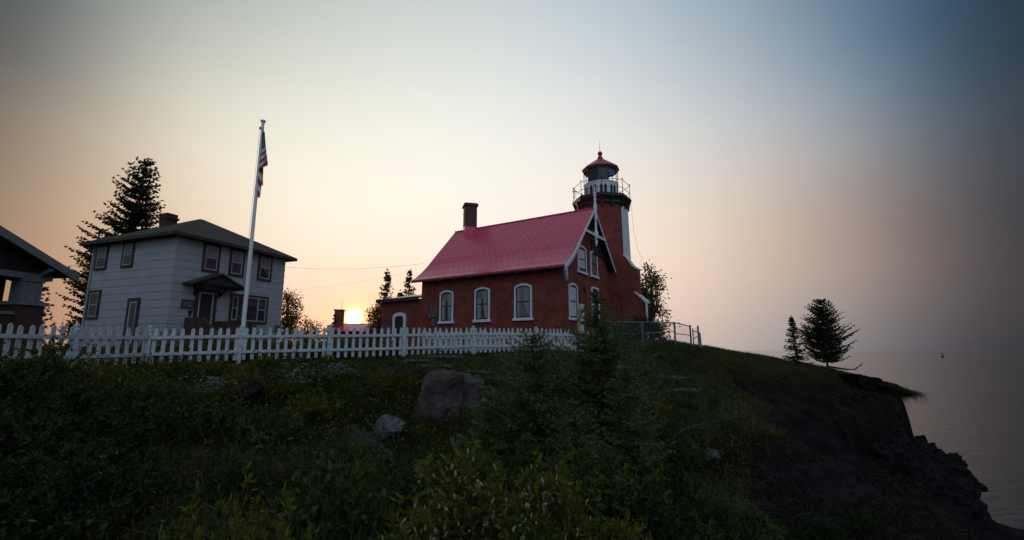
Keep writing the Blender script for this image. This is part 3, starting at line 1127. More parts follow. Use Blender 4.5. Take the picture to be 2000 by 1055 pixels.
# lantern room, ten sided
RL, ROT = 1.21, R(-7)
mb = MB()
mb.lathe((TX, TY), [(RL, 10.43), (RL, 11.55)], 10, ROT)
mb.lathe((TX, TY), [(RL + .03, 11.50), (RL + .03, 11.58)], 10, ROT)
arc_ = mb.build("lantern_wall", M["white"], lh)
for k in range(10):
    a = ROT + 2 * math.pi * (k + .5) / 10
    c, s = math.cos(a), math.sin(a)
    ap = RL * math.cos(math.pi / 10)
    m2 = MB()
    for uc in (-.14, .14):
        m2.prism(arch(uc - .10, uc + .10, 10.5, 11.32, .17), lambda u, d, z: (TX + (ap + d) * c - u * s, TY + (ap + d) * s + u * c, z), .004, .012)
    m2.build("arched_opening", M["black"], arc_)
for k in range(10):
    a = ROT + 2 * math.pi * (k + .5) / 10
    deg = (math.degrees(a) + 180) % 360 - 180
    c, s = math.cos(a), math.sin(a)
    ap = (RL - .03) * math.cos(math.pi / 10)
    hw = (RL - .03) * math.sin(math.pi / 10) - .02
    fr = lambda u, d, z: (TX + (ap + d) * c - u * s, TY + (ap + d) * s + u * c, z)
    m2 = MB()
    m2.prism([(-hw, 11.58), (hw, 11.58), (hw, 12.52), (-hw, 12.52)], fr, -.012, 0)
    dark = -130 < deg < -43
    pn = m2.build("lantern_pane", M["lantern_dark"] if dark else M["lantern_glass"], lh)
    if -43 < deg < -10:
        m2 = MB()
        cu = [(hw * (1 - 2 * i / 8), 11.92 + .3 * ((i / 8) ** 2 * -.55 + .28 + (1 - i / 8) * .3)) for i in range(9)]
        m2.prism([(-hw, 12.5), (hw, 12.5)] + cu, fr, -.04, -.03)
        m2.build("blind", mat("blue_grey_blind", (.10, .17, .21), .5), pn)
mb = MB()
for k in range(10):
    a = ROT + 2 * math.pi * k / 10
    x, y = TX + (RL - .02) * math.cos(a), TY + (RL - .02) * math.sin(a)
    mb.tube([(x, y, 11.56), (x, y, 12.56)], .028, 6)
mb.lathe((TX, TY), [(RL + .01, 12.50), (RL + .04, 12.62), (RL + .04, 12.66)], 10, ROT)
mb.build("lantern_frame", M["black"], lh)
mb = MB()
mb.lathe((TX, TY), [(1.24, 12.60), (1.33, 12.66), (1.33, 12.74), (.95, 13.02), (.5, 13.34), (.2, 13.55), (.2, 13.6)], 10, ROT)
M["dome_red"] = mat("red_dome_paint", (.36, .035, .07), .45, 0, .15, 4)
lr = mb.build("lantern_roof", M["dome_red"], lh)
mb = MB()
prof = [(.21, 13.56), (.21, 13.63), (.14, 13.66), (.15, 13.76), (.11, 13.8)]
for i in range(9):
    th_ = -1.2 + (1.2 + math.pi / 2) * i / 8
    prof.append((max(.012, .175 * math.cos(th_)), 13.97 + .175 * math.sin(th_)))
mb.lathe((TX, TY), prof, 16)
mb.build("ventilator_ball", M["dome_red"], lr, smooth=True)
mb = MB()
mb.tube([(TX, TY, 14.1), (TX, TY, 15.0)], [.018, .006], 6)
mb.build("lightning_rod", M["black"], lr)
mb = MB()   # small weather vane instrument on the gallery rail
wx, wy = vs[4]
wx, wy = wx + .35, wy - .55
mb.tube([(wx, wy, 10.42), (wx, wy, 11.0)], .014, 6)
mb.beam((wx - .16, wy - .1, 11.0), (wx + .16, wy + .1, 11.0), .02, .05)
mb.beam((wx, wy, 10.84), (wx, wy, 11.2), .05, .03, up=(0, 1, 0))
mb.build("weather_instrument", M["steel"], deck)
mb = MB()   # thin hanging cable
cab = [(TX + 1.7, TY + 1.3, 10.2), (TX + 1.78, TY + 1.35, 8.4), (TX + 2.0, TY + 1.4, 6.9), (TX + 2.25, TY + 1.45, 6.3), (TX + 2.1, TY + 1.45, 5.75), (TX + 1.7, TY + 1.4, 5.5)]
mb.tube(cab, .008, 5)
mb.build("cable", M["wire"], lh)

# ------------------------------------------------------------------ white two storey house
T2 = .364
L1, L2 = 7.086, 6.985
wh = empty("white_house", (-17.62, 24.0, 0), math.atan2(-math.sin(T2), math.cos(T2)), "white two storey clapboard house with brown hipped roof and gabled door hood", "house")
HE = 6.0
mb = MB()
mb.box(-L2 + .02, -.02, .02, L1 - .02, -.5, HE)
n = 15
cz = [-.3 + (HE + .3) * i / n for i in range(n + 1)]
for i in range(n):
    z0, z1 = cz[i], cz[i + 1]
    o1, o0 = .003, .020
    q0 = [(-L2 - o0, -o0), (o0, -o0), (o0, L1 + o0), (-L2 - o0, L1 + o0)]
    q1 = [(-L2 - o1, -o1), (o1, -o1), (o1, L1 + o1), (-L2 - o1, L1 + o1)]
    qi = [(-L2 + .01, .01), (-.01, .01), (-.01, L1 - .01), (-L2 + .01, L1 - .01)]
    P = [(x, y, z0) for x, y in q0] + [(x, y, z1) for x, y in q1] + [(x, y, z0) for x, y in qi]
    mb.poly(P, [(k, (k + 1) % 4, 4 + (k + 1) % 4, 4 + k) for k in range(4)] + [(k, (k + 1) % 4, 8 + (k + 1) % 4, 8 + k) for k in range(4)])
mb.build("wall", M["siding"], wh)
mb = MB()
ov = .5
ap = [(-L2 / 2 - .12, L1 / 2 - .12, 8.14), (-L2 / 2 + .12, L1 / 2 - .12, 8.14), (-L2 / 2 + .12, L1 / 2 + .12, 8.14), (-L2 / 2 - .12, L1 / 2 + .12, 8.14)]
ev = [(-L2 - ov, -ov), (ov, -ov), (ov, L1 + ov), (-L2 - ov, L1 + ov)]
P = [(x, y, 5.98) for x, y in ev] + [(x, y, 6.10) for x, y in ev] + ap
mb.poly(P, [(3, 2, 1, 0)] + [(k, (k + 1) % 4, 4 + (k + 1) % 4, 4 + k) for k in range(4)] + [(4 + k, 4 + (k + 1) % 4, 8 + (k + 1) % 4, 8 + k) for k in range(4)] + [(8, 9, 10, 11)])
hroof = mb.build("roof", M["roof_brown"], wh)
mb = MB()
for k in range(4):
    (x0, y0), (x1, y1) = ev[k], ev[(k + 1) % 4]
    mb.beam((x0, y0, 6.0), (x1, y1, 6.0), .05, .16)
mb.build("gutter", M["trim_brown"], hroof)
mb = MB()
mb.box(-L2 / 2 - 1.75, -L2 / 2 - 1.1, 2.2, 2.85, 6.6, 8.35)
mb.box(-L2 / 2 - 1.82, -L2 / 2 - 1.03, 2.13, 2.92, 8.0, 8.12)
mb.build("chimney", M["brick_dark"], hroof)


def sash_window(parent, mp, u0, u1, z0, z1, name="window", pane=None, blind=.5, mid=True):
    mb = MB()
    fw = .13
    rec = lambda a, b, c, d_: [(a, c), (b, c), (b, d_), (a, d_)]
    mb.ring(rec(u0, u1, z0, z1), rec(u0 + fw, u1 - fw, z0 + fw, z1 - fw), mp, 0, .075)
    w = mb.build(name, M["trim_brown"], parent)
    a, b, c, d_ = u0 + fw, u1 - fw, z0 + fw, z1 - fw
    mb = MB()
    mb.ring(rec(a + .002, b - .002, c + .002, d_ - .002), rec(a + .06, b - .06, c + .06, d_ - .06), mp, .0, .06)
    if mid:
        zm = (c + d_) / 2
        mb.prism(rec(a + .06, b - .06, zm - .025, zm + .025), mp, 0, .055)
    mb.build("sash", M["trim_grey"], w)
    mb = MB()
    mb.prism(rec(a + .05, b - .05, c + .05, d_ - .05), mp, 0, .04)
    mb.build("pane", pane or M["glass"], w)
    if blind:
        mb = MB()
        zb = d_ - .06 - (d_ - c - .12) * blind
        mb.prism(rec(a + .06, b - .06, zb, d_ - .06), mp, .041, .044)
        mb.build("blind", M["blind_grey"], w)
    return w


hx, hy = on_x(0.02), on_y(-0.02 + .02 + .0)
hx = on_x(.012)
hy = on_y(-.012)
for u0, u1 in ((1.44, 2.44), (3.05, 4.02), (5.0, 6.02)):
    sash_window(wh, hx, u0, u1, 4.32, 6.0 - .06, blind=.48)
sash_window(wh, hy, -6.67, -5.59, 4.5, 5.94, blind=.5)
sash_window(wh, hy, -4.29, -3.32, 4.5, 5.94, blind=.45)
sash_window(wh, hy, -6.75, -5.7, 1.73, 3.35, blind=0)
sash_window(wh, hx, 3.36, 4.0, 1.62, 3.3, blind=0)
w = sash_window(wh, hx, 4.0 + .003, 5.97, 1.62, 3.33, blind=0, mid=False, name="picture_window")
mb = MB()
mb.box(.05, .085, 5.2, 5.27, 1.8, 3.2)
mb.box(.05, .08, 5.27, 5.83, 2.45, 2.51)
mb.build("mullion", M["trim_grey"], w)


def panel_door(parent, mp, u0, u1, z0, z1, frame, leaf):
    rec = lambda a, b, c, d_: [(a, c), (b, c), (b, d_), (a, d_)]
    mb = MB()
    mb.ring(rec(u0 - .17, u1 + .17, z0 - .02, z1 + .17), rec(u0, u1, z0, z1), mp, 0, .08)
    dd = mb.build("door", M["trim_brown"], parent)
    mb = MB()
    mb.ring(rec(u0 + .002, u1 - .002, z0, z1 - .002), rec(u0 + .1, u1 - .1, z0 + .35, z1 - .1), mp, 0, .06)
    mb.build("door_leaf", leaf, dd)
    mb = MB()
    mb.prism(rec(u0 + .09, u1 - .09, z0 + .34, z1 - .09), mp, 0, .035)
    mb.build("pane", M["glass"], dd)
    mb = MB()
    p = mp(u1 - .06, .09, z0 + 1.0)
    mb.lathe((p[0], p[1]), [(.01, p[2] - .03), (.03, p[2]), (.01, p[2] + .03)], 8)
    mb.build("handle", M["steel"], dd)
    return dd


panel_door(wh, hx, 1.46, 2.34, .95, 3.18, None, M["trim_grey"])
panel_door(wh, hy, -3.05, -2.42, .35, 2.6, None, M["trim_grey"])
# gabled hood over the front door
mb = MB()
hz0, hzp, h0, h1, hm, dep = 3.45, 4.12, .5, 3.6, 2.0, 1.0
for (ua, za, ub, zb) in ((h0, hz0, hm, hzp), (hm, hzp, h1, hz0)):
    mb.poly([(.04, ua, za), (dep, ua, za), (dep, ub, zb), (.04, ub, zb), (.04, ua, za + .09), (dep, ua, za + .09), (dep, ub, zb + .09), (.04, ub, zb + .09)],
            [(3, 2, 1, 0), (4, 5, 6, 7), (0, 1, 5, 4), (1, 2, 6, 5), (2, 3, 7, 6), (3, 0, 4, 7)])
hood = mb.build("door_hood", M["roof_brown"], wh)
mb = MB()
mb.prism([(h0 + .3, hz0 + .08), (h1 - .3, hz0 + .08), (hm, hzp - .04)], lambda u, d_, z: (d_, u, z), dep - .16, dep - .1)
mb.build("hood_gable", M["blackwood"], hood)
for yy in (1.2, 2.62):
    mb = MB()
    mb.beam((.06, yy, 3.0), (.75, yy, 3.5), .09, .09)
    mb.beam((.06, yy, 3.48), (.9, yy, 3.48), .09, .08)
    mb.beam((.07, yy, 2.95), (.07, yy, 3.5), .09, .07, up=(0, 1, 0))
    mb.build("hood_bracket", M["blackwood"], hood)
for i in range(5):
    mb = MB()
    yy = h1 - .08 - i * .16
    z = hz0 + (h1 - yy) * (hzp - hz0) / (h1 - hm)
    mb.beam((dep - .02, yy, z - .05), (dep + .10, yy, z - .05), .05, .06)
    mb.build("rafter_tail", M["blackwood"], hood)
# brick stoop with sloped cheek wall
mb = MB()
mb.box(.05, 1.35, .85, .99, -.2, 1.72)
mb.prism([(1.351, -.2), (3.0, -.2), (3.0, .55), (1.351, 1.7)], lambda u, d_, z: (u, d_, z), .86, .99)
mb.box(.05, 1.3, 2.55, 2.7, -.2, 1.62)
mb.box(1.3, 1.42, 2.55, 4.1, -.2, 1.55)
mb.box(.05, 1.3, 1.0, 2.54, -.2, .93)
for i in range(4):
    mb.box(1.31 + .32 * i, 1.62 + .32 * i, 1.0, 2.54, -.2, .75 - .2 * i)
mb.build("stoop", M["brick_dark"], wh)
mb = MB()
mb.box(.035, .10, .57, 1.22, 2.22, 2.68)
sg = mb.build("wall_sign", M["sign_red"], wh)
mb = MB()
mb.box(.10, .107, .61, 1.18, 2.26, 2.64)
mb.box(.107, .109, .66, 1.12, 2.50, 2.535, 1)
mb.box(.107, .109, .66, .82, 2.40, 2.44, 1)
mb.box(.107, .109, .92, 1.13, 2.32, 2.365, 1)
mb.build("sign_face", [M["sign_blue"], mat("faded_sign_marks", (.16, .19, .27), .7)], sg)
mb = MB()
mb.box(.03, .14, 1.0, 1.16, 1.98, 2.12)
mb.box(.03, .09, 1.03, 1.13, 1.82, 1.98)
mb.build("wall_lamp", M["black"], wh)
mb = MB()
mb.tube([(-L2 + .12, -.09, 6.0), (-L2 + .12, -.09, 5.5), (-L2 + .1, -.09, 0)], .045, 8)
mb.build("downpipe", M["trim_grey"], wh)
mb = MB()
mb.box(.03, .25, 6.65, 6.95, 1.2, 1.62)
mb.build("meter_box", M["greybox"], wh)

# ------------------------------------------------------------------ bungalow at the far left
BA = R(10)
bdir = Vector((math.sin(BA), math.cos(BA), 0))
bg = empty("bungalow", (-16.6, 16.0, 0), -BA - math.pi / 2 + math.pi / 2, "dark bungalow with wide white edged gable over a brick porch with a white column", "house")
# local frame: +Y runs along the gable front away from the viewer, +X out of the front
mb = MB()
pk = -3.9
E_ = (1.02, 2.62)
slope = .47


def rz_(y):
    return E_[1] + slope * (E_[0] - max(y, 2 * pk - y))


for (ya, yb) in ((E_[0], pk), (pk, 2 * pk - E_[0])):
    za, zb = rz_(ya), rz_(yb)
    mb.poly([(.55, ya, za), (-9, ya, za), (-9, yb, zb), (.55, yb, zb), (.55, ya, za + .14), (-9, ya, za + .14), (-9, yb, zb + .14), (.55, yb, zb + .14)],
            [(3, 2, 1, 0), (4, 5, 6, 7), (0, 1, 5, 4), (1, 2, 6, 5), (2, 3, 7, 6), (3, 0, 4, 7)])
mb.build("roof", M["roof_brown"], bg)
mb = MB()
for (ya, yb) in ((E_[0] + .02, pk), (pk, 2 * pk - E_[0])):
    za, zb = rz_(ya), rz_(yb)
    mb.poly([(.552, ya, za - .16), (.552, ya, za + .12), (.552, yb, zb + .12), (.552, yb, zb - .16), (.61, ya, za - .16), (.61, ya, za + .12), (.61, yb, zb + .12), (.61, yb, zb - .16)],
            [(0, 1, 2, 3), (4, 5, 6, 7), (0, 1, 5, 4), (1, 2, 6, 5), (2, 3, 7, 6), (3, 0, 4, 7)])
mb.build("bargeboard", M["trim_dim"], bg)
mb = MB()
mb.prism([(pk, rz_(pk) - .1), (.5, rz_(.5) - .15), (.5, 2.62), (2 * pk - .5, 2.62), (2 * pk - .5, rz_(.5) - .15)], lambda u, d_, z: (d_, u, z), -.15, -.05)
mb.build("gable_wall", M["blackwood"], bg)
mb = MB()
mb.box(-.22, .12, 2 * pk - .5, .55, 2.42, 2.62)
mb.beam((-.05, .2, 2.5), (.5, .2, 2.78), .12, .12)
mb.build("porch_beam", M["trim_dim"], bg)
for yy in (.0, -4.3):
    mb = MB()
    mb.box(-.42, .1, yy - .28, yy + .28, 1.66, 2.34)
    mb.box(-.47, .15, yy - .33, yy + .33, 2.34, 2.42)
    mb.box(.1, .12, yy - .28, yy - .2, 1.68, 2.34)
    mb.box(.1, .12, yy + .2, yy + .28, 1.68, 2.34)
    mb.box(-.40, -.33, yy - .305, yy - .28, 1.68, 2.34)
    mb.box(.0, .1, yy - .305, yy - .28, 1.68, 2.34)
    cl = mb.build("column", M["trim_dim"], bg)
    mb = MB()
    mb.box(-.6, .28, yy - .46, yy + .46, 1.52, 1.64)
    mb.build("pier_cap", M["trim_dim"], cl)
    mb = MB()
    mb.box(-.52, .2, yy - .38, yy + .38, -.4, 1.52)
    mb.build("pier", M["brick_dark"], cl)
mb = MB()
mb.box(-.4, .05, -3.9, -.4, -.4, 1.18)
mb.build("porch_wall", M["brick_dark"], bg)
mb = MB()
mb.box(-.45, .12, -3.9, -.4, 1.18, 1.28)
mb.build("wall_coping", M["trim_dim"], bg)
mb = MB()
mb.box(-6, -.45, .18, .42, -.4, 1.02)
mb.build("porch_wall", M["brick_dark"], bg)
mb = MB()
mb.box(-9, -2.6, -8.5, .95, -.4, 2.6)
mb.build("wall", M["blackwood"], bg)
mb = MB()
mb.box(.051, .075, -1.9, -.75, .92, 1.1)
sg = mb.build("name_board", M["sign_pale"], bg)
mb = MB()
for k, (a, b) in enumerate(((-1.62, -1.5), (-1.44, -1.3), (-1.24, -1.1))):
    mb.box(.0755, .078, a, b, .97, 1.05)
mb.build("board_mark", M["blackwood"], sg)

# ------------------------------------------------------------------ small brick outbuilding under the sun
ob = empty("outbuilding", (-14.5, 42.0, 0), R(4), "small low brick outbuilding with tall chimney straight below the setting sun", "shed")
mb = MB()
mb.box(-1.9, 2.3, 0, 4, -.5, 1.75)
mb.build("wall", M["brick"], ob)
mb = MB()
mb.prism([(-.25, 1.72), (2.0, 2.5), (4.25, 1.72), (4.25, 1.64), (2.0, 2.4), (-.25, 1.64)], lambda u, d_, z: (d_, u, z), -2.2, 2.5)
mb.build("roof", M["roof_red"], ob)
mb = MB()
mb.box(-1.75, -1.05, 1.2, 1.9, 1.5, 3.62)
mb.box(-1.80, -1.0, 1.15, 1.95, 3.62, 3.75)
c_ = mb.build("chimney", M["brick"], ob)
mb = MB()
mb.tube([(-1.2, 1.5, 3.7), (-1.2, 1.5, 4.7)], .015, 5)
mb.build("aerial", M["wire"], c_)

# ------------------------------------------------------------------ picket fence
posts = [(-10.15, 8.3), (-9.93, 10.75), (-9.6, 12.5), (-7.86, 13.7), (-5.79, 14.9), (-3.68, 16.1), (-1.45, 17.8), (1.0, 19.4), (3.02, 20.8)]
ptop = [.60, .62, .66, .73, .78, .84, .93, .98, .98]


def picket_mesh(h, w=.092, th=.022):
    mb = MB()
    out = [(-w / 2, 0), (w / 2, 0), (w / 2, h - .06)]
    for i in range(1, 6):
        t_ = i / 6
        out.append((w / 2 * math.cos(t_ * math.pi / 2) ** .8 * (1 - 0), h - .06 + .06 * t_))
    out.append((0, h + .005))
    out += [(-u, z) for u, z in out[-2:2:-1]]
    out.append((-w / 2, h - .06))
    mb.prism(out, lambda u, d_, z: (u, d_, z), -th / 2, th / 2)
    return mb


def fence(name, label, pts, tops, h_p, spacing, rng, post_every=True, drop=.07, group=None):
    root = empty(name, (pts[0][0], pts[0][1], 0), 0, label, "fence", group)
    bx, by = pts[0]
    proto = None
    post0 = None
    for i, (x, y) in enumerate(pts):
        if post0 is None:
            m2 = MB()
            m2.box(-.05, .05, -.05, .05, 0, 1.62)
            m2.lathe((0, 0), [(.062, 1.62), (.065, 1.66), (.045, 1.70), (.055, 1.73), (.05, 1.77), (.01, 1.80)], 10)
            post0 = m2.build("fence_post", M["white_old"], root)
            po = post0
        else:
            po = post0.copy()
            col.objects.link(po)
            po.parent = root
        po.location = (x - bx, y - by, tops[i] - 1.80)
        j = min(i, len(pts) - 2)
        po.rotation_euler = (rng.normal(0, .008), rng.normal(0, .008), math.atan2(pts[j + 1][1] - pts[j][1], pts[j + 1][0] - pts[j][0]))
    for i in range(len(pts) - 1):
        a, b = Vector((*pts[i], 0)), Vector((*pts[i + 1], 0))
        d_ = (b - a)
        L = d_.length
        an = math.atan2(d_.y, d_.x)
        nrm = Vector((math.sin(an), -math.cos(an), 0))   # side facing the viewer
        for fr in (.27, .74):
            m2 = MB()
            off = nrm * .035
            pa = a + off - Vector((bx, by, 0)) + Vector((0, 0, tops[i] - drop - h_p * fr)) + d_.normalized() * .02
            pb = b + off - Vector((bx, by, 0)) + Vector((0, 0, tops[i + 1] - drop - h_p * fr)) - d_.normalized() * .02
            m2.beam(pa, pb, .035, .085)
            m2.build("rail", M["white_old"], root)
        k = max(1, int(round(L / spacing)))
        for q in range(k):
            f_ = (q + .5) / k if L > 1 else (q + .5) / k
            if f_ * L < .09 or f_ * L > L - .09:
                continue
            pos = a + d_ * f_ - nrm * .003
            zt_ = tops[i] + (tops[i + 1] - tops[i]) * f_ - drop + rng.normal(0, .011)
            if proto is None:
                proto = picket_mesh(h_p).build("picket", M["white_old"], root)
                pk_ = proto
            else:
                pk_ = proto.copy()
                col.objects.link(pk_)
                pk_.parent = root
            pk_.location = (pos.x - bx, pos.y - by, zt_ - h_p)
            pk_.rotation_euler = (rng.normal(0, .014), rng.normal(0, .02), an)
    return root


rf = np.random.default_rng(3)
fence("picket_fence", "long white picket fence of pointed pickets along the bank top before the houses", posts, ptop, .93, .212, rf)
bp_ = [(-3.45, 18.3), (-1.2, 19.6), (1.3, 21.2), (3.6, 22.3)]
fence("picket_fence", "shorter white picket fence close behind the right half of the long fence, filling its gaps", bp_, [.80, .84, .88, .9], .95, .125, rf)

# ------------------------------------------------------------------ flagpole and flag
fp = empty("flagpole", (-8.56, 15.0, -.2), 0, "tall white tapered flagpole with capped top behind the picket fence", "flagpole")
mb = MB()
mb.lathe((0, 0), [(.062, 0), (.062, 2.0), (.055, 4.5), (.042, 7.98)], 14)
mb.build("pole", M["pole_white"], fp, smooth=False)
mb = MB()
mb.lathe((0, 0), [(.045, 7.6), (.05, 7.72), (.045, 7.84), (.055, 7.93), (.085, 7.96), (.085, 8.0), (.03, 8.02), (.01, 8.025)], 12)
mb.build("truck_cap", M["pole_white"], fp)
mb = MB()
mb.lathe((-.06, -.03), [(.01, 7.66), (.035, 7.68), (.035, 7.74), (.01, 7.76)], 8)
mb.tube([(-.07, -.04, 7.7), (-.075, -.045, 3.0), (-.07, -.04, 1.2)], .005, 4)
mb.tube([(.05, -.05, 7.7), (.07, -.07, 7.2)], .006, 4)
mb.build("halyard", M["wire"], fp)

FY = 14.93
fl_v, fl_f, fl_m = [], [], []


def cloth(edgeL, edgeR, nu, nv, dep, colour):
    """Sheet between two photo-traced edges, folded in depth; colour(u, v) picks the material."""
    b = len(fl_v)

    def interp(edge, t_):
        n_ = len(edge) - 1
        i = min(int(t_ * n_), n_ - 1)
        f_ = t_ * n_ - i
        return edge[i][0] * (1 - f_) + edge[i + 1][0] * f_, edge[i][1] * (1 - f_) + edge[i + 1][1] * f_
    for j in range(nv + 1):
        l, r = interp(edgeL, j / nv), interp(edgeR, j / nv)
        for i in range(nu + 1):
            u = i / nu
            x, y = l[0] * (1 - u) + r[0] * u, l[1] * (1 - u) + r[1] * u
            fl_v.append(tuple(at(x, y, FY + dep(u, j / nv))))
    for j in range(nv):
        for i in range(nu):
            fl_f.append((b + j * (nu + 1) + i, b + j * (nu + 1) + i + 1, b + (j + 1) * (nu + 1) + i + 1, b + (j + 1) * (nu + 1) + i))
            fl_m.append(colour((i + .5) / nu, (j + .5) / nv, i, j))


def colA(u, v, i, j):
    if v < .49 - .10 * (u - .5):
        return 1 if ((i + 2 * j) % 5 == 0 and j % 2 == 0 and v > .12) else 2
    k = (v - .49 + .16 * (u - .5)) / .51 * 6
    return 1 if int(max(k, 0)) % 2 == 0 else 0


def colB(u, v, i, j):
    k = (v * 3.0 - u * 1.3 + 3.1)
    return 1 if int(k) % 2 == 1 else 0


def colC(u, v, i, j):
    k = (v * 4.4 - u * 1.8 + 3.9)
    return 1 if int(k) % 2 == 1 else 0


cloth([(508, 292), (506, 305), (504.5, 318), (503, 331)], [(521, 307), (522.5, 315), (520, 320), (513.5, 326)], 2, 2, lambda u, v: .25, lambda u, v, i, j: 0)
cloth([(513.2, 257), (509.5, 280), (506, 305), (502.6, 332)], [(516.6, 257), (518.6, 281), (521, 302), (523.6, 323)], 26, 52, lambda u, v: .16 * math.sin(u * 7 + v * 2) * (v + .2), colA)
cloth([(503, 328), (502, 340), (505, 352), (510, 362)], [(514, 324), (514, 338), (513.4, 352), (513.4, 363)], 16, 30, lambda u, v: .20 + .10 * math.sin(u * 6), colB)
cloth([(502.6, 330), (500.5, 345), (498.8, 360), (497.2, 372), (501, 381), (504.6, 386.5)], [(507, 331), (509.4, 343), (511, 355), (510, 366), (508.8, 376), (507.6, 385.5)], 18, 44, lambda u, v: .02 + .12 * math.sin(u * 5 + 1), colC)
me = bpy.data.meshes.new("flag")
me.from_pydata(fl_v, [], fl_f)
for m_ in ("flag_red", "flag_white", "flag_blue"):
    me.materials.append(M[m_])
me.polygons.foreach_set("material_index", fl_m)
me.polygons.foreach_set("use_smooth", [True] * len(me.polygons))
flag = bpy.data.objects.new("flag", me)
col.objects.link(flag)
sm = flag.modifiers.new("thickness", "SOLIDIFY")
sm.thickness = .006
tag(flag, "limp striped red, white and blue flag hanging down the white flagpole", "flag")

# ------------------------------------------------------------------ overhead cables
mat3 = lh.matrix_basis


def cable(label, a, b, sag, r=.007):
    mb = MB()
    a, b = Vector(a), Vector(b)
    pts = [a.lerp(b, i / 16) - Vector((0, 0, sag * (1 - (2 * i / 16 - 1) ** 2))) for i in range(17)]
    mb.tube(pts, r, 5)
    tag(mb.build("overhead_cable", M["wire"], None), label, "cable")


cable("upper overhead cable from the white house to the brick house roof", at(554, 522, 31), at(830, 514.5, 31), .25)
cable("lower fainter overhead cable beneath the upper one, sloping down to the white house", at(551, 569, 36), at(790, 534, 34), .15, .005)
cable("short overhead cable between the bungalow roof and the white house", at(120, 519, 24), at(166, 516, 25), .05, .009)

# ------------------------------------------------------------------ leaning sign post, chain link fence
spo = empty("sign_post", (3.0, 20.55, -.1), R(35), "leaning white board post with yellow strip at the right end of the picket fence", "post")
mb = MB()
mb.poly([(-.11, -.05, 0), (.11, -.05, 0), (.11, .05, 0), (-.11, .05, 0), (-.02, -.05, 2.13), (.20, -.05, 2.10), (.20, .05, 2.10), (-.02, .05, 2.13)],
        [(3, 2, 1, 0), (4, 5, 6, 7), (0, 1, 5, 4), (1, 2, 6, 5), (2, 3, 7, 6), (3, 0, 4, 7)])
mb.build("board", M["white_old"], spo)
mb = MB()
mb.poly([(-.115, -.02, .95), (-.09, -.02, 1.95), (-.09, .05, 1.95), (-.115, .05, .95), (-.16, -.02, .95), (-.13, -.02, 1.95), (-.13, .05, 1.95), (-.16, .05, .95)],
        [(0, 1, 2, 3), (4, 5, 6, 7), (0, 1, 5, 4), (1, 2, 6, 5), (2, 3, 7, 6), (3, 0, 4, 7)])
mb.build("yellow_strip", M["yellow"], spo)

cf = empty("chain_link_fence", (4.35, 21.0, 0), 0, "grey chain link fence with pipe rails on the bank right of the lighthouse", "fence")
cps = [(4.35, 21.0, 1.28), (5.81, 21.0, 1.25), (7.42, 21.5, 1.27), (8.55, 22.6, 1.14), (8.72, 22.75, 1.05), (9.08, 23.0, 1.12)]
cb = Vector((4.35, 21.0, 0))
for i, (x, y, z) in enumerate(cps):
    mb = MB()
    b0 = gz(x, y)
    rr = .045 if i in (2, 3, 5) else .03
    mb.tube([(x - cb.x, y - cb.y, b0 - .3), (x - cb.x, y - cb.y, z + (.07 if i in (3, 5) else 0))], rr, 8)
    if i == 5:
        mb.beam((x - cb.x + .09, y - cb.y, b0 - .3), (x - cb.x + .05, y - cb.y, z - .25), .06, .1)
    mb.build("fence_post", M["steel"], cf)
for i in range(len(cps) - 1):
    a, b = Vector(cps[i]) - cb, Vector(cps[i + 1]) - cb
    if i == 3:
        continue
    mb = MB()
    zo = .22 if i == 4 else 0
    mb.tube([a - Vector((0, 0, zo - .1 if i == 4 else 0)), b - Vector((0, 0, zo))], .024, 6)
    mb.build("top_rail", M["steel"], cf)
    if i >= 1:
        mb = MB()
        mb.tube([a - Vector((0, 0, .50)), b - Vector((0, 0, .42))], .02, 6)
        mb.build("middle_rail", M["steel"], cf)
    mb = MB()
    L = (b - a).xy.length
    ga, gb = gz(cps[i][0], cps[i][1]), gz(cps[i + 1][0], cps[i + 1][1])
    hh = 1.1
    st = .09
    for k in range(int((L + hh) / st)):
        for sg_ in (1, -1):
            u0 = k * st - hh if sg_ > 0 else k * st
            u1 = u0 + hh * sg_
            z0_, z1_ = 0.0, 1.0
            t0, t1 = 0.0, 1.0
            lo, hi = 0.0, L
            du = u1 - u0
            ta, tb_ = sorted(((lo - u0) / du, (hi - u0) / du))
            t0, t1 = max(0, ta), min(1, tb_)
            if t1 - t0 < .02:
                continue
            pp = []
            for t_ in (t0, t1):
                u = u0 + du * t_
                f_ = u / L
                zz = (a.z + (b.z - a.z) * f_) - hh + hh * t_
                pp.append(Vector((a.x + (b.x - a.x) * f_, a.y + (b.y - a.y) * f_, zz)))
            mb.beam(pp[0], pp[1], .0035, .0035)
    mb.build("wire_mesh", M["steel"], cf)

# ------------------------------------------------------------------ buoy out on the lake
by_ = empty("buoy", (464, 513, LAKE), 0, "dark bell buoy with a cage tower floating far out on the lake", "buoy")
mb = MB()
mb.lathe((0, 0), [(.6, -.4), (1.5, 0), (1.6, .9), (1.3, 1.3), (.5, 1.4)], 14)
mb.build("float", M["black"], by_)
mb = MB()
for k in range(4):
    a = R(45 + 90 * k)
    mb.beam((.9 * math.cos(a), .9 * math.sin(a), 1.3), (.35 * math.cos(a), .35 * math.sin(a), 4.2), .12, .12)
mb.lathe((0, 0), [(.4, 2.4), (.6, 2.5), (.6, 3.4), (.4, 3.5)], 8)
mb.lathe((0, 0), [(.5, 4.1), (.5, 4.3)], 10)
mb.build("cage", M["black"], by_)
mb = MB()
mb.lathe((0, 0), [(.3, 4.3), (.35, 5.0), (.15, 5.4), (.02, 5.5)], 10)
mb.build("lamp", M["black"], by_)

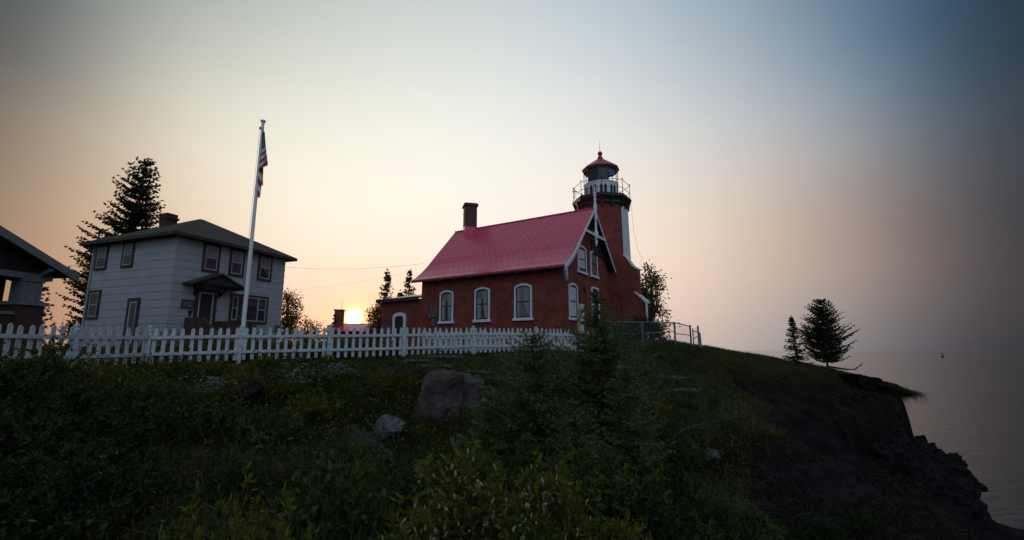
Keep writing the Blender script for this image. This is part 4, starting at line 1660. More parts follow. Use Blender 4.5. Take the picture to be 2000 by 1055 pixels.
# ------------------------------------------------------------------ rocks
def hull_rock(label, px, py, Y, pts, seed, mat_, depth=.5, name="boulder", amp=.05, cell=.06):
    """Angular rock: convex hull of measured corner points (pixels right and up of the centre, metres towards the viewer), refined and roughened."""
    c = at(px, py, Y)
    k = Y * 1.02 / F_PX
    rng = np.random.default_rng(seed)
    bm = bmesh.new()
    for u, w, d_ in pts:
        bm.verts.new((u * k, -d_, w * k))
    for u, w, d_ in pts:
        bm.verts.new((u * k * .8 + rng.normal(0, .03), depth * rng.uniform(.7, 1.1), w * k * .8))
    r_ = bmesh.ops.convex_hull(bm, input=bm.verts)
    bmesh.ops.delete(bm, geom=list({g_ for g_ in r_["geom_interior"] + r_["geom_unused"] if isinstance(g_, bmesh.types.BMVert)}), context="VERTS")
    for _ in range(6):
        long_ = [e for e in bm.edges if e.calc_length() > cell]
        if not long_:
            break
        bmesh.ops.subdivide_edges(bm, edges=long_, cuts=1, use_grid_fill=False)
        bmesh.ops.triangulate(bm, faces=bm.faces)
    bmesh.ops.smooth_vert(bm, verts=bm.verts, factor=.35, use_axis_x=True, use_axis_y=True, use_axis_z=True)
    bm.normal_update()
    P = np.array([v.co[:] for v in bm.verts])
    Nn = np.array([v.normal[:] for v in bm.verts])
    rid = np.abs(fbm(P * 3.2 + seed, 4))
    f_ = amp * (2.2 * fbm(P * 2.3 + seed * 3, 5) - 1.6 * rid + .6 * fbm(P * 11 + seed, 3))
    P = P + Nn * f_[:, None]
    for v, p_ in zip(bm.verts, P):
        v.co = p_
    me = bpy.data.meshes.new(name)
    bm.to_mesh(me)
    bm.free()
    me.materials.append(mat_)
    o = bpy.data.objects.new(name, me)
    o.location = c
    col.objects.link(o)
    return tag(o, label, "rock")


hull_rock("largest grey boulder, a tall leaning slab in the middle of the bank", 850, 800, 11.9,
          [(-18, 68, .0), (12, 74, .05), (52, 62, -.1), (18, 50, .35), (50, 10, .05), (22, -20, .48), (36, -66, .25), (10, -58, .42), (-20, -70, .3), (-58, -70, .1), (-42, -15, .25), (-28, 30, .2)], 3, M["rock"], .75, amp=.10, cell=.05)
hull_rock("lichen spotted angular boulder just left of the tall leaning slab", 760, 832, 11.0,
          [(-30, -2, .1), (-14, 20, .05), (12, 16, .1), (30, 6, .05), (26, -8, .25), (-8, -22, .3), (6, -4, .38)], 8, M["rock_lichen"], .35, amp=.05, cell=.035)
hull_rock("long flat dark boulder lowest and farthest left of the rock pile", 722, 872, 10.5,
          [(-52, 8, .1), (-30, 26, .0), (4, 18, .2), (48, -10, .15), (40, -34, .3), (-10, -22, .4), (-40, -16, .3)], 12, M["rock"], .5, amp=.06, cell=.04)
hull_rock("rounded boulder tucked behind the long flat dark one at the left of the pile", 688, 852, 11.0,
          [(-26, -8, .1), (-16, 14, .0), (6, 18, .05), (24, 4, .1), (14, -12, .25), (-6, -10, .3)], 15, M["rock"], .35, amp=.05, cell=.04)
hull_rock("blocky boulder right of the tall slab near the top of the bank", 922, 752, 12.7,
          [(-22, 14, .05), (10, 20, .0), (26, 8, .1), (22, -18, .2), (-6, -22, .3), (-24, -10, .25), (0, 4, .35)], 21, M["rock"], .4, amp=.06, cell=.05)
hull_rock("small wedge boulder at the right end of the upper ledge beside the blue green spruce", 958, 772, 12.3,
          [(-18, 8, .05), (8, 10, .0), (20, -2, .1), (4, -14, .2), (-16, -10, .2)], 24, M["rock"], .3, amp=.05, cell=.05)
hull_rock("half buried ledge rock under the white flowers at the bank top", 872, 735, 12.9,
          [(-50, -8, .1), (-35, 8, .0), (10, 12, .0), (45, 4, .1), (50, -14, .2), (0, -18, .4), (-30, -14, .3)], 28, M["rock"], .5, amp=.07, cell=.06)
hull_rock("low brown rock outcrop at the bank top below the fence gate post", 765, 724, 14.0,
          [(-62, -8, .1), (-40, 4, .0), (20, 8, .0), (56, 0, .1), (50, -12, .3), (-20, -16, .4)], 30, M["rock_dark"], .5, amp=.07, cell=.08)
hull_rock("brownish outcrop among bushes at the upper left of the bank", 478, 757, 11.2,
          [(-34, -6, .1), (-16, 12, .0), (14, 14, .0), (34, -2, .1), (22, -14, .3), (-20, -14, .3)], 33, M["rock_dark"], .4, amp=.06, cell=.06)
hull_rock("dark creviced outcrop filling the bank between the tall slab and the blocky boulder", 915, 795, 12.4,
          [(-34, 28, .1), (0, 34, .0), (36, 16, .0), (40, -26, .15), (8, -44, .3), (-36, -40, .3), (-10, 0, .35)], 61, M["rock"], .6, amp=.12, cell=.05)
hull_rock("low rock step at the foot of the tall slab on its right", 905, 862, 11.0,
          [(-30, 0, .1), (-4, 14, .0), (28, 6, .0), (34, -10, .15), (0, -18, .3), (-30, -14, .25)], 64, M["rock"], .4, amp=.06, cell=.045)
hull_rock("small pale rock low beside the boulders in front of the young spruces", 975, 905, 8.6,
          [(-14, -8, .05), (-6, 10, .0), (8, 12, .0), (14, -6, .1), (0, -10, .16)], 36, M["rock"], .2, amp=.03, cell=.03)
hull_rock("small pale rock half hidden in the dead roots on the right slope", 1390, 888, 9.4,
          [(-14, -10, .05), (-8, 10, .0), (12, 8, .0), (14, -8, .1), (0, 0, .16)], 39, M["rock"], .2, amp=.03, cell=.03)
hull_rock("lichen flecked dark outcrop under the hanging dead roots at the right", 1600, 965, 9.0,
          [(-150, 20, .2), (-90, 52, -.1), (-10, 40, .0), (60, 46, .1), (95, 10, .2), (70, -40, .5), (-30, -70, .7), (-130, -60, .6), (-20, 0, .6)], 41, M["rock_dark"], 1.0, "shore_rock", .16, .06)
hull_rock("pale topped dark rock jutting right from the root covered outcrop", 1735, 985, 9.2,
          [(-70, 16, .1), (-20, 24, .0), (44, 8, .1), (50, -14, .2), (10, -50, .4), (-60, -60, .5)], 44, M["rock_dark"], .7, "shore_rock", .10, .05)
hull_rock("big dark ledge rock directly under the overhanging turf of the headland", 1695, 812, 24.0,
          [(-60, 30, .2), (10, 40, .0), (56, 30, .0), (62, 0, .1), (50, -36, .2), (58, -60, .4), (-40, -70, .6), (-70, -20, .5)], 47, M["rock_dark"], 1.5, "shore_rock", .35, .12)
hull_rock("dark stepped shore rock below the headland, on the lower ledge", 1790, 915, 21.6,
          [(-70, 30, .3), (-20, 56, .0), (20, 50, .0), (48, 26, .0), (90, 10, .2), (110, -30, .2), (60, -70, .6), (-60, -70, .8)], 50, M["rock_dark"], 1.5, "shore_rock", .30, .11)
hull_rock("lowest dark shore rock falling to the lake at the right edge", 1858, 985, 19.4,
          [(-60, 66, .2), (-10, 84, .0), (28, 66, .0), (50, 36, .1), (60, -10, .1), (68, -60, .2), (60, -100, .3), (-70, -100, .8), (-80, 0, .6)], 53, M["rock_dark"], 1.5, "shore_rock", .28, .11)
pl = empty("plank", at(1512, 1042, 5.6), R(12), "weathered flat plank edge poking up in the dark lower right foreground", "plank")
mb = MB()
mb.poly([(-.17, 0, -.6), (.26, 0, -.6), (.13, .02, .12), (-.14, .02, .13), (-.17, .05, -.6), (.26, .05, -.6), (.13, .07, .12), (-.14, .07, .13)],
        [(3, 2, 1, 0), (4, 5, 6, 7), (0, 1, 5, 4), (1, 2, 6, 5), (2, 3, 7, 6), (3, 0, 4, 7)])
mb.build("board", M["concrete"], pl)


# ------------------------------------------------------------------ plants
def trunk(name, parent, pts, radii, limbs, m_=None, n=7):
    mb = MB()
    mb.tube(pts, radii, n)
    for lp, lr_ in limbs:
        mb.tube(lp, lr_, 5)
    return mb.build(name, m_ or M["bark"], parent, smooth=True)


def conifer(name, label, base, H, RB, seed, m_, whorls, per, needle, dens, shape=lambda t_: 1 - t_, droop=.15, lift=.25, crown0=.06, asym=None, group=None, trunk_r=None, cat="tree", lean=(0, 0), gap=.0, tw=.42, fat=1.0, jit=.3):
    rng = np.random.default_rng(seed)
    root = empty(name, base, 0, label, cat, group)
    C, D, Ls, Ws = [], [], [], []
    limbs = []
    tr = trunk_r or H * .014
    for w_ in range(whorls):
        t_ = crown0 + (1 - crown0) * (w_ + rng.uniform(-jit, jit)) / whorls
        t_ = min(max(t_, crown0), .985)
        for k in range(per):
            if rng.random() < gap:
                continue
            az_ = rng.uniform(0, 2 * math.pi)
            L = RB * shape(t_) * rng.uniform(.62, 1.08)
            if asym:
                L *= asym(az_, t_)
            if L < .03 * RB:
                L = .05 * RB
            h = np.array([math.cos(az_), math.sin(az_), 0])
            p0 = np.array([lean[0] * t_, lean[1] * t_, t_ * H + rng.normal(0, H * .006)])
            ns = max(3, int(dens * L / needle * .8))
            s = np.linspace(.08, 1, ns)
            rise = lift * (.4 + t_) * L - droop * L * (1.3 - t_)
            path = p0 + h * (s * L)[:, None]
            path[:, 2] += rise * s + .10 * L * (s ** 2.5) - .06 * L * np.sin(s * math.pi)
            if L > H * .08:
                limbs.append(([tuple(p0), tuple(path[len(s) // 2]), tuple(path[-1])], [tr * .28 * (1.1 - t_ * .6), tr * .16, tr * .04]))
            side = np.array([-h[1], h[0], 0])
            for i in range(ns):
                nt = 4
                tl = (needle * .8 + tw * L * (1 - s[i]) * (.35 + .65 * s[i]) * rng.uniform(.6, 1.1))
                for sgn in (-1, 1):
                    dirv = h * rng.uniform(.45, .9) + side * sgn * rng.uniform(.5, 1.0) + np.array([0, 0, rng.normal(.03, .16)])
                    dirv = dirv / np.linalg.norm(dirv)
                    nq = max(1, int(tl / (needle * .75)))
                    for q in range(nq):
                        c_ = path[i] + dirv * (q * needle * .72)
                        for _ in range(2):
                            dd = dirv + rng.normal(0, .42, 3)
                            C.append(c_)
                            D.append(dd)
                C.append(path[i])
                D.append(h + rng.normal(0, .25, 3))
    # leader
    for i in range(int(6 * dens)):
        z = H * (1 - .05 * rng.random())
        C.append(np.array([lean[0], lean[1], z]))
        D.append(np.array([rng.normal(0, .5), rng.normal(0, .5), 1]))
    C, D = np.array(C), np.array(D)
    n_ = len(C)
    quads("crown", leaf_quads(C, D, needle * rng.uniform(.8, 1.5, n_), needle * fat * rng.uniform(.20, .36, n_), rng), m_, root)
    trunk("trunk", root, [(0, 0, -.3), (lean[0] * .3, lean[1] * .3, H * .3), (lean[0] * .7, lean[1] * .7, H * .7), (lean[0], lean[1], H * .99)], [tr * 1.15, tr * .85, tr * .4, tr * .08], limbs)
    return root


def blob_tree(name, label, base, H, W, seed, m_, nclump, leaf, per, trunk_h=.25, shape=None, cat="tree", group=None, clump=.16, lean=(0, 0), limb=True):
    """Broadleaf tree: limbs to clump centres, leaves scattered in each clump."""
    rng = np.random.default_rng(seed)
    root = empty(name, base, 0, label, cat, group)
    cen = []
    while len(cen) < nclump:
        p_ = rng.uniform(-1, 1, 3)
        if np.linalg.norm(p_) > 1:
            continue
        t_ = (p_[2] + 1) / 2
        k = shape(t_) if shape else 1.0
        r_ = math.hypot(p_[0], p_[1])
        if rng.random() > .35 + r_:
            continue
        cen.append((p_[0] * W * k + lean[0] * t_, p_[1] * W * k + lean[1] * t_, H * (trunk_h + (1 - trunk_h) * t_)))
    cen = np.array(cen)
    C, D, limbs = [], [], []
    for c_ in cen:
        n_ = int(per * rng.uniform(.5, 1.4))
        rc = clump * H * rng.uniform(.6, 1.3)
        q = rng.normal(0, .5, (n_, 3)) * rc
        q[:, 2] *= .8
        C.append(c_ + q)
        D.append(q + rng.normal(0, rc * .5, (n_, 3)) + np.array([0, 0, -.1 * rc]))
        if limb:
            zb = H * trunk_h * rng.uniform(.6, 1.0) + .35 * (c_[2] - H * trunk_h) * rng.random()
            a_ = np.array([0, 0, zb])
            mid = (a_ + c_) / 2 + rng.normal(0, .04 * H, 3)
            limbs.append(([tuple(a_), tuple(mid), tuple(c_)], [H * .010, H * .006, H * .0015]))
    C, D = np.concatenate(C), np.concatenate(D)
    n_ = len(C)
    quads("crown", leaf_quads(C, D, leaf * rng.uniform(.7, 1.3, n_), leaf * rng.uniform(.4, .7, n_), rng), m_, root)
    trunk("trunk", root, [(0, 0, -.3), (lean[0] * .2, lean[1] * .2, H * trunk_h), (lean[0] * .5, lean[1] * .5, H * .6), (lean[0] * .8, lean[1] * .8, H * .88)], [H * .02, H * .016, H * .009, H * .003], limbs)
    return root


def shrub_mesh(H, W, seed, m_, nst, leaf, per, aspect=.42, up=.35, catkin=0, flower=0):
    """Multi-stemmed shrub with leaves set along arching twigs; returns foliage and stem meshes as parts of an Empty."""
    rng = np.random.default_rng(seed)
    C, D = [], []
    limbs = []
    CK = []
    for s in range(nst):
        az_ = rng.uniform(0, 2 * math.pi)
        r_ = W * math.sqrt(rng.random())
        tip = np.array([r_ * math.cos(az_), r_ * math.sin(az_), H * (1 - .45 * (r_ / W) ** 2) * rng.uniform(.6, 1.05)])
        b_ = np.array([rng.normal(0, W * .12), rng.normal(0, W * .12), -.15])
        mid = (b_ + tip) / 2 + np.array([0, 0, H * .10]) + rng.normal(0, W * .08, 3)
        ss = np.linspace(0, 1, 12)[:, None]
        path = (1 - ss) ** 2 * b_ + 2 * ss * (1 - ss) * mid + ss ** 2 * tip
        limbs.append(([tuple(path[0]), tuple(path[4]), tuple(path[8]), tuple(path[11])], [H * .012, H * .009, H * .006, H * .002]))
        ntw = 6
        for k in range(ntw):
            i = rng.integers(4, 12)
            dirv = norm(rng.normal(0, 1, 3) + np.array([0, 0, .5]))
            L = H * rng.uniform(.08, .24)
            m2 = int(per)
            q = rng.random((m2, 1))
            c_ = path[i] + dirv * q * L
            C.append(c_)
            D.append(dirv * .6 + rng.normal(0, .6, (m2, 3)) + np.array([0, 0, up]))
        m2 = per
        q = rng.random((m2, 1))
        c_ = path[7] * (1 - q) + path[11] * q
        C.append(c_)
        D.append(rng.normal(0, .7, (m2, 3)) + np.array([0, 0, up]))
        if catkin:
            for k in range(catkin):
                i = rng.integers(7, 12)
                CK.append((path[i] + rng.normal(0, .03, 3), norm(rng.normal(0, .45, 3) + np.array([0, 0, 1.0]))))
    C, D = np.concatenate(C), np.concatenate(D)
    n_ = len(C)
    Q = leaf_quads(C, D, leaf * rng.uniform(.6, 1.3, n_), leaf * aspect * rng.uniform(.7, 1.2, n_), rng)
    return Q, limbs, CK


def catkin_mesh(CK, rng):
    mb = MB()
    for p_, d_ in CK:
        L = rng.uniform(.035, .06)
        mb.tube([tuple(p_), tuple(p_ + d_ * L * .3), tuple(p_ + d_ * L * .7), tuple(p_ + d_ * L)], [.004, .011, .010, .003], 6)
    return mb


_sh = {}


def shrub(kind, label, loc, sx=1.0, sz=1.0, rz=0.0, group=None, name="shrub", cat="shrub"):
    """Copies one of the prototype shrubs (its Empty, foliage and stems)."""
    if kind not in _sh:
        H, W, seed, m_, nst, leaf, per, asp, ck = SHRUBS[kind]
        Q, limbs, CK = shrub_mesh(H, W, seed, m_, nst, leaf, per, asp, catkin=ck)
        root = empty(name, loc)
        quads("foliage", Q, M[m_], root)
        mb = MB()
        for lp, lr_ in limbs:
            mb.tube(lp, lr_, 5)
        mb.build("stem", M["bark"], root, smooth=True)
        if CK:
            rc_ = np.random.default_rng(seed)
            for c_ in CK:
                catkin_mesh([c_], rc_).build("catkin", M["catkin"], root, smooth=True)
        _sh[kind] = root
        o = root
    else:
        o = copy_tree(_sh[kind])
        o.name = name
    o.location = loc
    o.scale = (sx, sx, sz)
    o.rotation_euler = (0, 0, rz)
    return tag(o, label, cat, group)


SHRUBS = {   # height, half width, seed, leaf material, stems, leaf length, leaves per twig, leaf aspect, catkins per stem
    "bushy": (1.0, .75, 1, "leaf_mid", 60, .060, 20, .5, 0),
    "yellow": (1.0, .75, 2, "leaf_yel", 60, .060, 20, .45, 0),
    "dark": (1.0, .8, 3, "leaf_dark", 60, .062, 20, .5, 0),  # deep green; its darkness also stands in for shade in the lower corners
    "willow": (1.0, .42, 4, "leaf_yel", 28, .075, 15, .34, 4),
    "sapling": (1.0, .38, 5, "leaf_mid", 20, .085, 9, .6, 0),
    "weed": (1.0, .45, 6, "leaf_yel", 12, .12, 7, .28, 0),
}

# --- far trees
conifer("spruce_tree", "tall dark spruce with layered boughs rising behind the white house", (-33.5, 40, .2), 16.9, 5.8, 11, M["pine"], 27, 20, .21, 1.15,
        shape=lambda t_: (1 - t_) ** .85 * (1 if t_ > .25 else .75) + .05 * (t_ > .75), droop=.05, lift=.30, crown0=.12, asym=lambda a_, t_: 1.06 if math.cos(a_) < 0 else .88, gap=.12, lean=(.5, 0), tw=.40, fat=2.3, jit=.13)
conifer("spruce_tree", "dark spruce between the bungalow and the white house", (-25.9, 29, .1), 4.9, 1.75, 12, M["pine"], 14, 7, .22, .9, droop=.1, crown0=.05, gap=.15, fat=1.8)
conifer("spruce_tree", "dark spruce close to the left wall of the white house", (-24.4, 30, .1), 4.4, 1.6, 13, M["pine"], 13, 7, .22, .9, shape=lambda t_: (1 - t_) ** .7, droop=.1, crown0=.05, gap=.15, fat=1.8)
conifer("spruce_tree", "dark spruce glimpsed through the open bungalow porch", (-29.2, 28.5, .1), 4.6, 1.5, 14, M["pine"], 13, 7, .22, .9, droop=.1, crown0=.05, gap=.15, fat=1.8)
blob_tree("round_bush", "low dark bush between the bungalow and the white house", (-24.6, 28.2, 0), 2.3, 1.5, 15, M["leaf_dark"], 34, .16, 90, .1, cat="bush")
blob_tree("leafy_tree", "loose leafy tree standing at the right corner of the white house", (-18.6, 39, 0), 4.75, 1.35, 16, M["leaf_gold"], 46, .17, 70, .18, shape=lambda t_: 1.05 - .55 * t_, clump=.10)
blob_tree("round_bush", "low bush right of the leafy tree by the white house", (-16.9, 39, 0), 2.6, 1.3, 17, M["leaf_gold"], 30, .15, 70, .1, cat="bush")
blob_tree("round_bush", "orange lit leafy bush left of the brick wing", (-11.6, 42, 0), 4.6, 1.5, 18, M["leaf_gold"], 50, .17, 80, .1, shape=lambda t_: 1.0 - .4 * t_, cat="bush", clump=.11)
conifer("spruce_tree", "small ragged spruce left of the outbuilding chimney", (-15.9, 41, 0), 3.2, .95, 19, M["leaf_gold"], 11, 6, .16, .8, crown0=.03, gap=.2, lean=(.5, 0), fat=1.8)
conifer("spruce_tree", "pointed spruce behind the brick wing, left of the pair", (-12.15, 45, 0), 7.75, 1.75, 20, M["spruce"], 26, 9, .2, 1.1, droop=.16, crown0=.05, gap=.18, shape=lambda t_: (1 - t_) ** .9, fat=1.8)
conifer("spruce_tree", "pointed spruce behind the brick wing nearest the red roof", (-10.0, 45, 0), 7.75, 1.55, 21, M["spruce"], 26, 9, .2, 1.1, droop=.16, crown0=.05, gap=.18, shape=lambda t_: (1 - t_) ** .9, fat=1.8)
conifer("spruce_tree", "shorter spruce tucked between the two taller ones behind the brick wing", (-10.95, 45.5, 0), 5.8, 1.3, 22, M["spruce"], 20, 9, .2, 1.1, droop=.16, crown0=.05, gap=.18, fat=1.8)
blob_tree("leafy_tree", "ragged leafy tree rising behind the lighthouse tower base at its right", (10.4, 36, 0), 6.9, 1.75, 23, M["leaf_mid"], 70, .19, 80, .1, shape=lambda t_: 1.15 - .75 * t_, clump=.085)
blob_tree("round_bush", "dark rounded bush at the foot of the tower behind the chain link fence", (7.05, 25.2, .05), 1.75, 1.25, 24, M["leaf_dark"], 60, .10, 110, .05, shape=lambda t_: 1.05 - .25 * t_, cat="bush", clump=.16)
blob_tree("round_bush", "low dark bush left of the rounded one behind the chain link fence", (5.5, 24.0, .05), 1.35, 1.0, 25, M["leaf_dark"], 40, .10, 100, .05, cat="bush", clump=.18)
# headland trees
conifer("pine_tree", "broad dark pine standing alone on the headland above the lake", tuple(at(1617, 722, 30) - Vector((0, 0, .1))), 4.5, 1.42, 26, M["pine"], 34, 10, .10, 1.1,
        shape=lambda t_: float(np.interp(t_, [.13, .25, .45, .7, .9, 1], [.70, .90, 1, .72, .38, .12])), droop=-.02, lift=.32, crown0=.13, gap=.16, tw=.42, fat=2.5, jit=.6, asym=lambda a_, t_: .62 + .75 * float(vnoise(np.array([[math.cos(a_) * 2.2 + 7, math.sin(a_) * 2.2 + 7, t_ * 3 + a_ * .8]]))[0]))
conifer("spruce_tree", "thin little spruce beside the broad pine on the headland", tuple(at(1558, 713, 30) - Vector((0, 0, .1))), 3.15, .95, 27, M["pine"], 24, 8, .11, 1.1, droop=.2, lift=.15, crown0=.06, gap=.12, lean=(-.12, 0), fat=2.0, jit=.2)
# bare little conifer behind the chain link
conifer("dead_sapling", "thin nearly bare sapling behind the chain link fence", (7.75, 23.2, .1), 2.0, .55, 28, M["deadwood"], 12, 2, .07, .5, droop=.1, crown0=.1, cat="sapling", trunk_r=.014)
# --- young spruces in the foreground
sp_shape = lambda t_: (1 - t_) ** .65
conifer("young_spruce", "blue green young spruce whose tip overlaps the fence, left of the tall one", (.42, 9.2, -2.35), 2.72, 1.22, 31, M["spruce"], 26, 11, .065, 1.0, shape=lambda t_: float(np.interp(t_, [0, .35, .6, .8, .92, 1], [1, .92, .72, .50, .28, .03])), droop=.12, lift=.28, crown0=.04, fat=1.3)
conifer("young_spruce", "tallest slender young spruce rising in front of the brick gable", (1.74, 9.7, -2.3), 3.52, 1.42, 32, M["spruce"], 34, 10, .065, 1.0, shape=lambda t_: float(np.interp(t_, [0, .4, .6, .70, .78, .84, .93, 1], [1, .88, .70, .60, .34, .19, .13, .02])), droop=.10, lift=.35, crown0=.05, fat=1.4)
conifer("young_spruce", "young spruce with a bare lower trunk right of the tallest one", (1.95, 8.2, -2.6), 2.35, .95, 33, M["spruce"], 24, 9, .058, 1.0, shape=sp_shape, droop=.12, lift=.28, crown0=.22, fat=1.3)
conifer("young_spruce", "short bushy young spruce low in front of the blue green one", (.95, 7.6, -2.5), 1.75, .9, 34, M["spruce"], 20, 9, .056, 1.0, shape=sp_shape, droop=.12, lift=.28, crown0=.03, fat=1.3)
conifer("young_spruce", "low spreading young spruce at the foot of the boulder slab", (-.45, 9.6, -2.2), 1.5, .85, 35, M["spruce"], 16, 9, .058, 1.0, shape=sp_shape, droop=.12, lift=.28, crown0=.03, fat=1.3)

# --- shrubs, one by one
def sh(kind, px, py, Y, H, label, wx=1.0, rz=0.0, name="shrub", cat="shrub", group=None):
    """Shrub whose top reaches the photo pixel (px, py) when it stands at depth Y."""
    top = at(px, py, Y)
    b = gz(top.x, top.y)
    h = max(.35, top.z - b + .05) if H is None else H
    zb = b - .05 if H is None else top.z - h
    return shrub(kind, label, (top.x, top.y, zb), h * wx, h, rz, group, name, cat)


sh("bushy", 85, 668, 8.7, None, "leafy shrub reaching over the pickets at the far left", .9, .3)
sh("yellow", 160, 690, 9.2, None, "shrub against the fence post left of the white house corner", .8, 1.2)
sh("dark", 30, 705, 7.6, None, "dark green shrub in the left margin below the fence", .9, 2.2)
sh("yellow", 235, 708, 10.6, None, "low shrub under the pickets before the side door of the white house", .8, 2.9)
sh("bushy", 345, 700, 11.6, None, "shrub under the pickets before the white house stoop", .9, .7)
sh("yellow", 430, 694, 12.2, None, "yellow green shrub left of the flagpole foot", .8, 1.9)
sh("yellow", 520, 690, 13.2, None, "yellow green shrub right of the flagpole foot", .9, 2.6)
sh("bushy", 590, 697, 13.6, None, "shrub under the fence below the leafy tree", .9, 3.4)
sh("yellow", 640, 688, 14.2, None, "backlit shrub against the fence below the outbuilding chimney", .7, 4.1)
sh("yellow", 765, 708, 14.6, None, "small shrub at the bank top below the brick wing door", .7, 5.0)
sh("yellow", 745, 722, 12.6, None, "big yellow green shrub left of the leaning boulder slab", 1.0, .2)
sh("yellow", 800, 728, 12.9, None, "yellow green shrub pressed against the left side of the boulder slab", .8, 1.7)
sh("bushy", 690, 745, 12.0, None, "shrub sloping down to the left of the big yellow green one", .9, 2.4)
sh("bushy", 350, 745, 9.6, None, "broad mid green shrub on the left bank under the house stoop", 1.0, 3.1)
sh("bushy", 270, 735, 9.2, None, "dense shrub on the left bank under the house side door", 1.0, .5)
sh("dark", 160, 745, 7.8, None, "dark shrub in the shaded left bank", 1.0, 1.1)
sh("dark", 60, 790, 6.4, None, "nearly black shrub at the far left of the slope", 1.0, 2.0)
sh("yellow", 560, 735, 11.9, None, "low yellow green shrub between the white flowers and brown outcrop", .9, 2.8)
sh("yellow", 985, 697, 16.4, None, "low shrub right of the white flowers at the fence foot", .9, .9)
sh("bushy", 1085, 694, 14.6, None, "green shrub filling the gap between the two tall young spruces", .9, 3.6)
sh("bushy", 1240, 705, 14.5, None, "leafy green shrub right of the tallest young spruce", .9, 1.5)
sh("yellow", 1290, 690, 19.0, None, "low green shrub below the middle of the chain link fence", .9, 2.3)
sh("bushy", 1365, 688, 21.5, None, "green shrub at the foot of the last chain link post", .8, 4.4)
sh("yellow", 1360, 790, 13.0, None, "light green shrub alone on the dark right slope", .55, .4)
sh("bushy", 1395, 765, 14.0, None, "narrow light green shrub just right of the lone light green one", .5, 5.2)
sh("bushy", 1420, 845, 11.0, None, "green shrub spilling over the top of the hanging dead roots", .9, 1.4)
sh("dark", 1290, 905, 7.6, None, "dark shrub right of the bare trunked young spruce", .9, 3.9)
sh("bushy", 1400, 960, 6.2, None, "dark green shrub in the lower right beside the plank", .9, 2.7)
sh("dark", 1250, 960, 6.0, None, "dark shrub at the bottom of the frame below the young spruces", 1.0, 4.8)
sh("dark", 470, 905, 7.0, None, "dark low shrub on the grassy floor left of the broad leaved sapling", .8, 5.7)
sh("dark", 200, 880, 5.6, None, "dark shrub in the lower left shadow", 1.0, .8)
sh("yellow", 470, 715, 11.4, None, "rounded shrub just left of the flower clump below the flagpole", 1.1, .3)
sh("bushy", 420, 775, 9.6, None, "mid green shrub below the brown outcrop on the left bank", 1.1, 1.3)
sh("yellow", 620, 760, 11.3, None, "yellow green shrub below the white flowers and right of the brown outcrop", 1.1, 2.2)
sh("bushy", 540, 800, 10.0, None, "wide low shrub in the grass left of the flat dark boulder", 1.2, 3.5)
sh("dark", 310, 800, 8.4, None, "shade-dark shrub in the middle of the left bank", 1.1, 4.6)  # darker leaves chosen to paint in the gloom of the lower left
sh("dark", 195, 800, 7.4, None, "shade-dark shrub left of the other one in the middle of the left bank", 1.1, 5.5)  # same darkened leaves, shade put into the colour
sh("dark", 110, 870, 5.8, None, "dark shrub below the nearly black one at the far left", 1.1, .1)
sh("yellow", 1030, 720, 13.5, None, "yellow green shrub behind the blue green young spruce", 1.0, 1.9)
sh("bushy", 1130, 740, 11.5, None, "leafy shrub between the blue green and the tallest young spruce", 1.0, 2.9)
sh("yellow", 1250, 760, 11.5, None, "yellow green shrub right of the tallest young spruce, under the forked branch", 1.0, .9)
sh("bushy", 1010, 860, 7.9, None, "low leafy shrub right of the boulder slab", 1.1, 4.2)
sh("yellow", 1120, 880, 6.9, None, "yellow green shrub low in front of the tallest young spruce", 1.0, 5.1)
sh("bushy", 1200, 900, 6.4, None, "leafy shrub low beneath the bare trunked young spruce", 1.0, .5)
sh("bushy", 1330, 850, 9.4, None, "leafy shrub under the long arching branch", 1.0, 1.8)
sh("dark", 820, 930, 6.6, None, "dark shrub in the hollow left of the catkin willows", 1.0, 2.6)
sh("yellow", 1165, 985, 5.2, None, "yellow green shrub at the bottom edge right of the willow clump", 1.0, 3.8)
sh("bushy", 1455, 985, 5.7, None, "green shrub hugging the left side of the dark plank", .9, 2.0)
sh("dark", 1600, 1012, 6.3, None, "added shade-dark shrub just right of the dark plank", 1.1, 3.1)  # added; dark leaf colour stands in for the black lower right
sh("dark", 1690, 1035, 6.8, None, "added shade-dark shrub farthest right at the bottom of the frame", 1.1, 4.2)  # added too, its dark leaves paint the corner's shade
# foreground plants
sh("sapling", 655, 838, 5.9, None, "broad leaved sapling in front of the flat dark boulder", .9, .6, "sapling", "sapling")
sh("sapling", 610, 905, 5.4, None, "shorter broad leaved sapling left of the taller one", .9, 2.1, "sapling", "sapling")
sh("sapling", 715, 880, 5.6, None, "narrow broad leaved sapling right of the taller one", .7, 3.3, "sapling", "sapling")
sh("willow", 890, 858, 5.0, None, "catkin willow with the tallest pale spike at the bottom centre", 1.0, .9, "willow_shrub", "shrub")
sh("willow", 1062, 892, 5.1, None, "catkin willow right of centre reaching up beside the short spruce", .75, 2.5, "willow_shrub", "shrub")
sh("willow", 985, 950, 4.7, None, "lower catkin willow between the two taller ones", 1.1, 4.0, "willow_shrub", "shrub")
sh("willow", 850, 960, 4.5, None, "low catkin willow at the left of the willow clump", .9, 5.1, "willow_shrub", "shrub")
sh("weed", 362, 985, 4.4, None, "light leaved weed with a flat top in the lower left", .7, .2, "weed", "plant")
sh("weed", 478, 935, 4.9, None, "light leaved weed left of the saplings", .6, 1.6, "weed", "plant")
sh("weed", 572, 985, 4.3, None, "light leaved weed at the bottom edge below the saplings", .7, 2.9, "weed", "plant")
sh("weed", 470, 1010, 4.2, None, "light leaved weed at the bottom edge, second from the left", .6, 4.2, "weed", "plant")

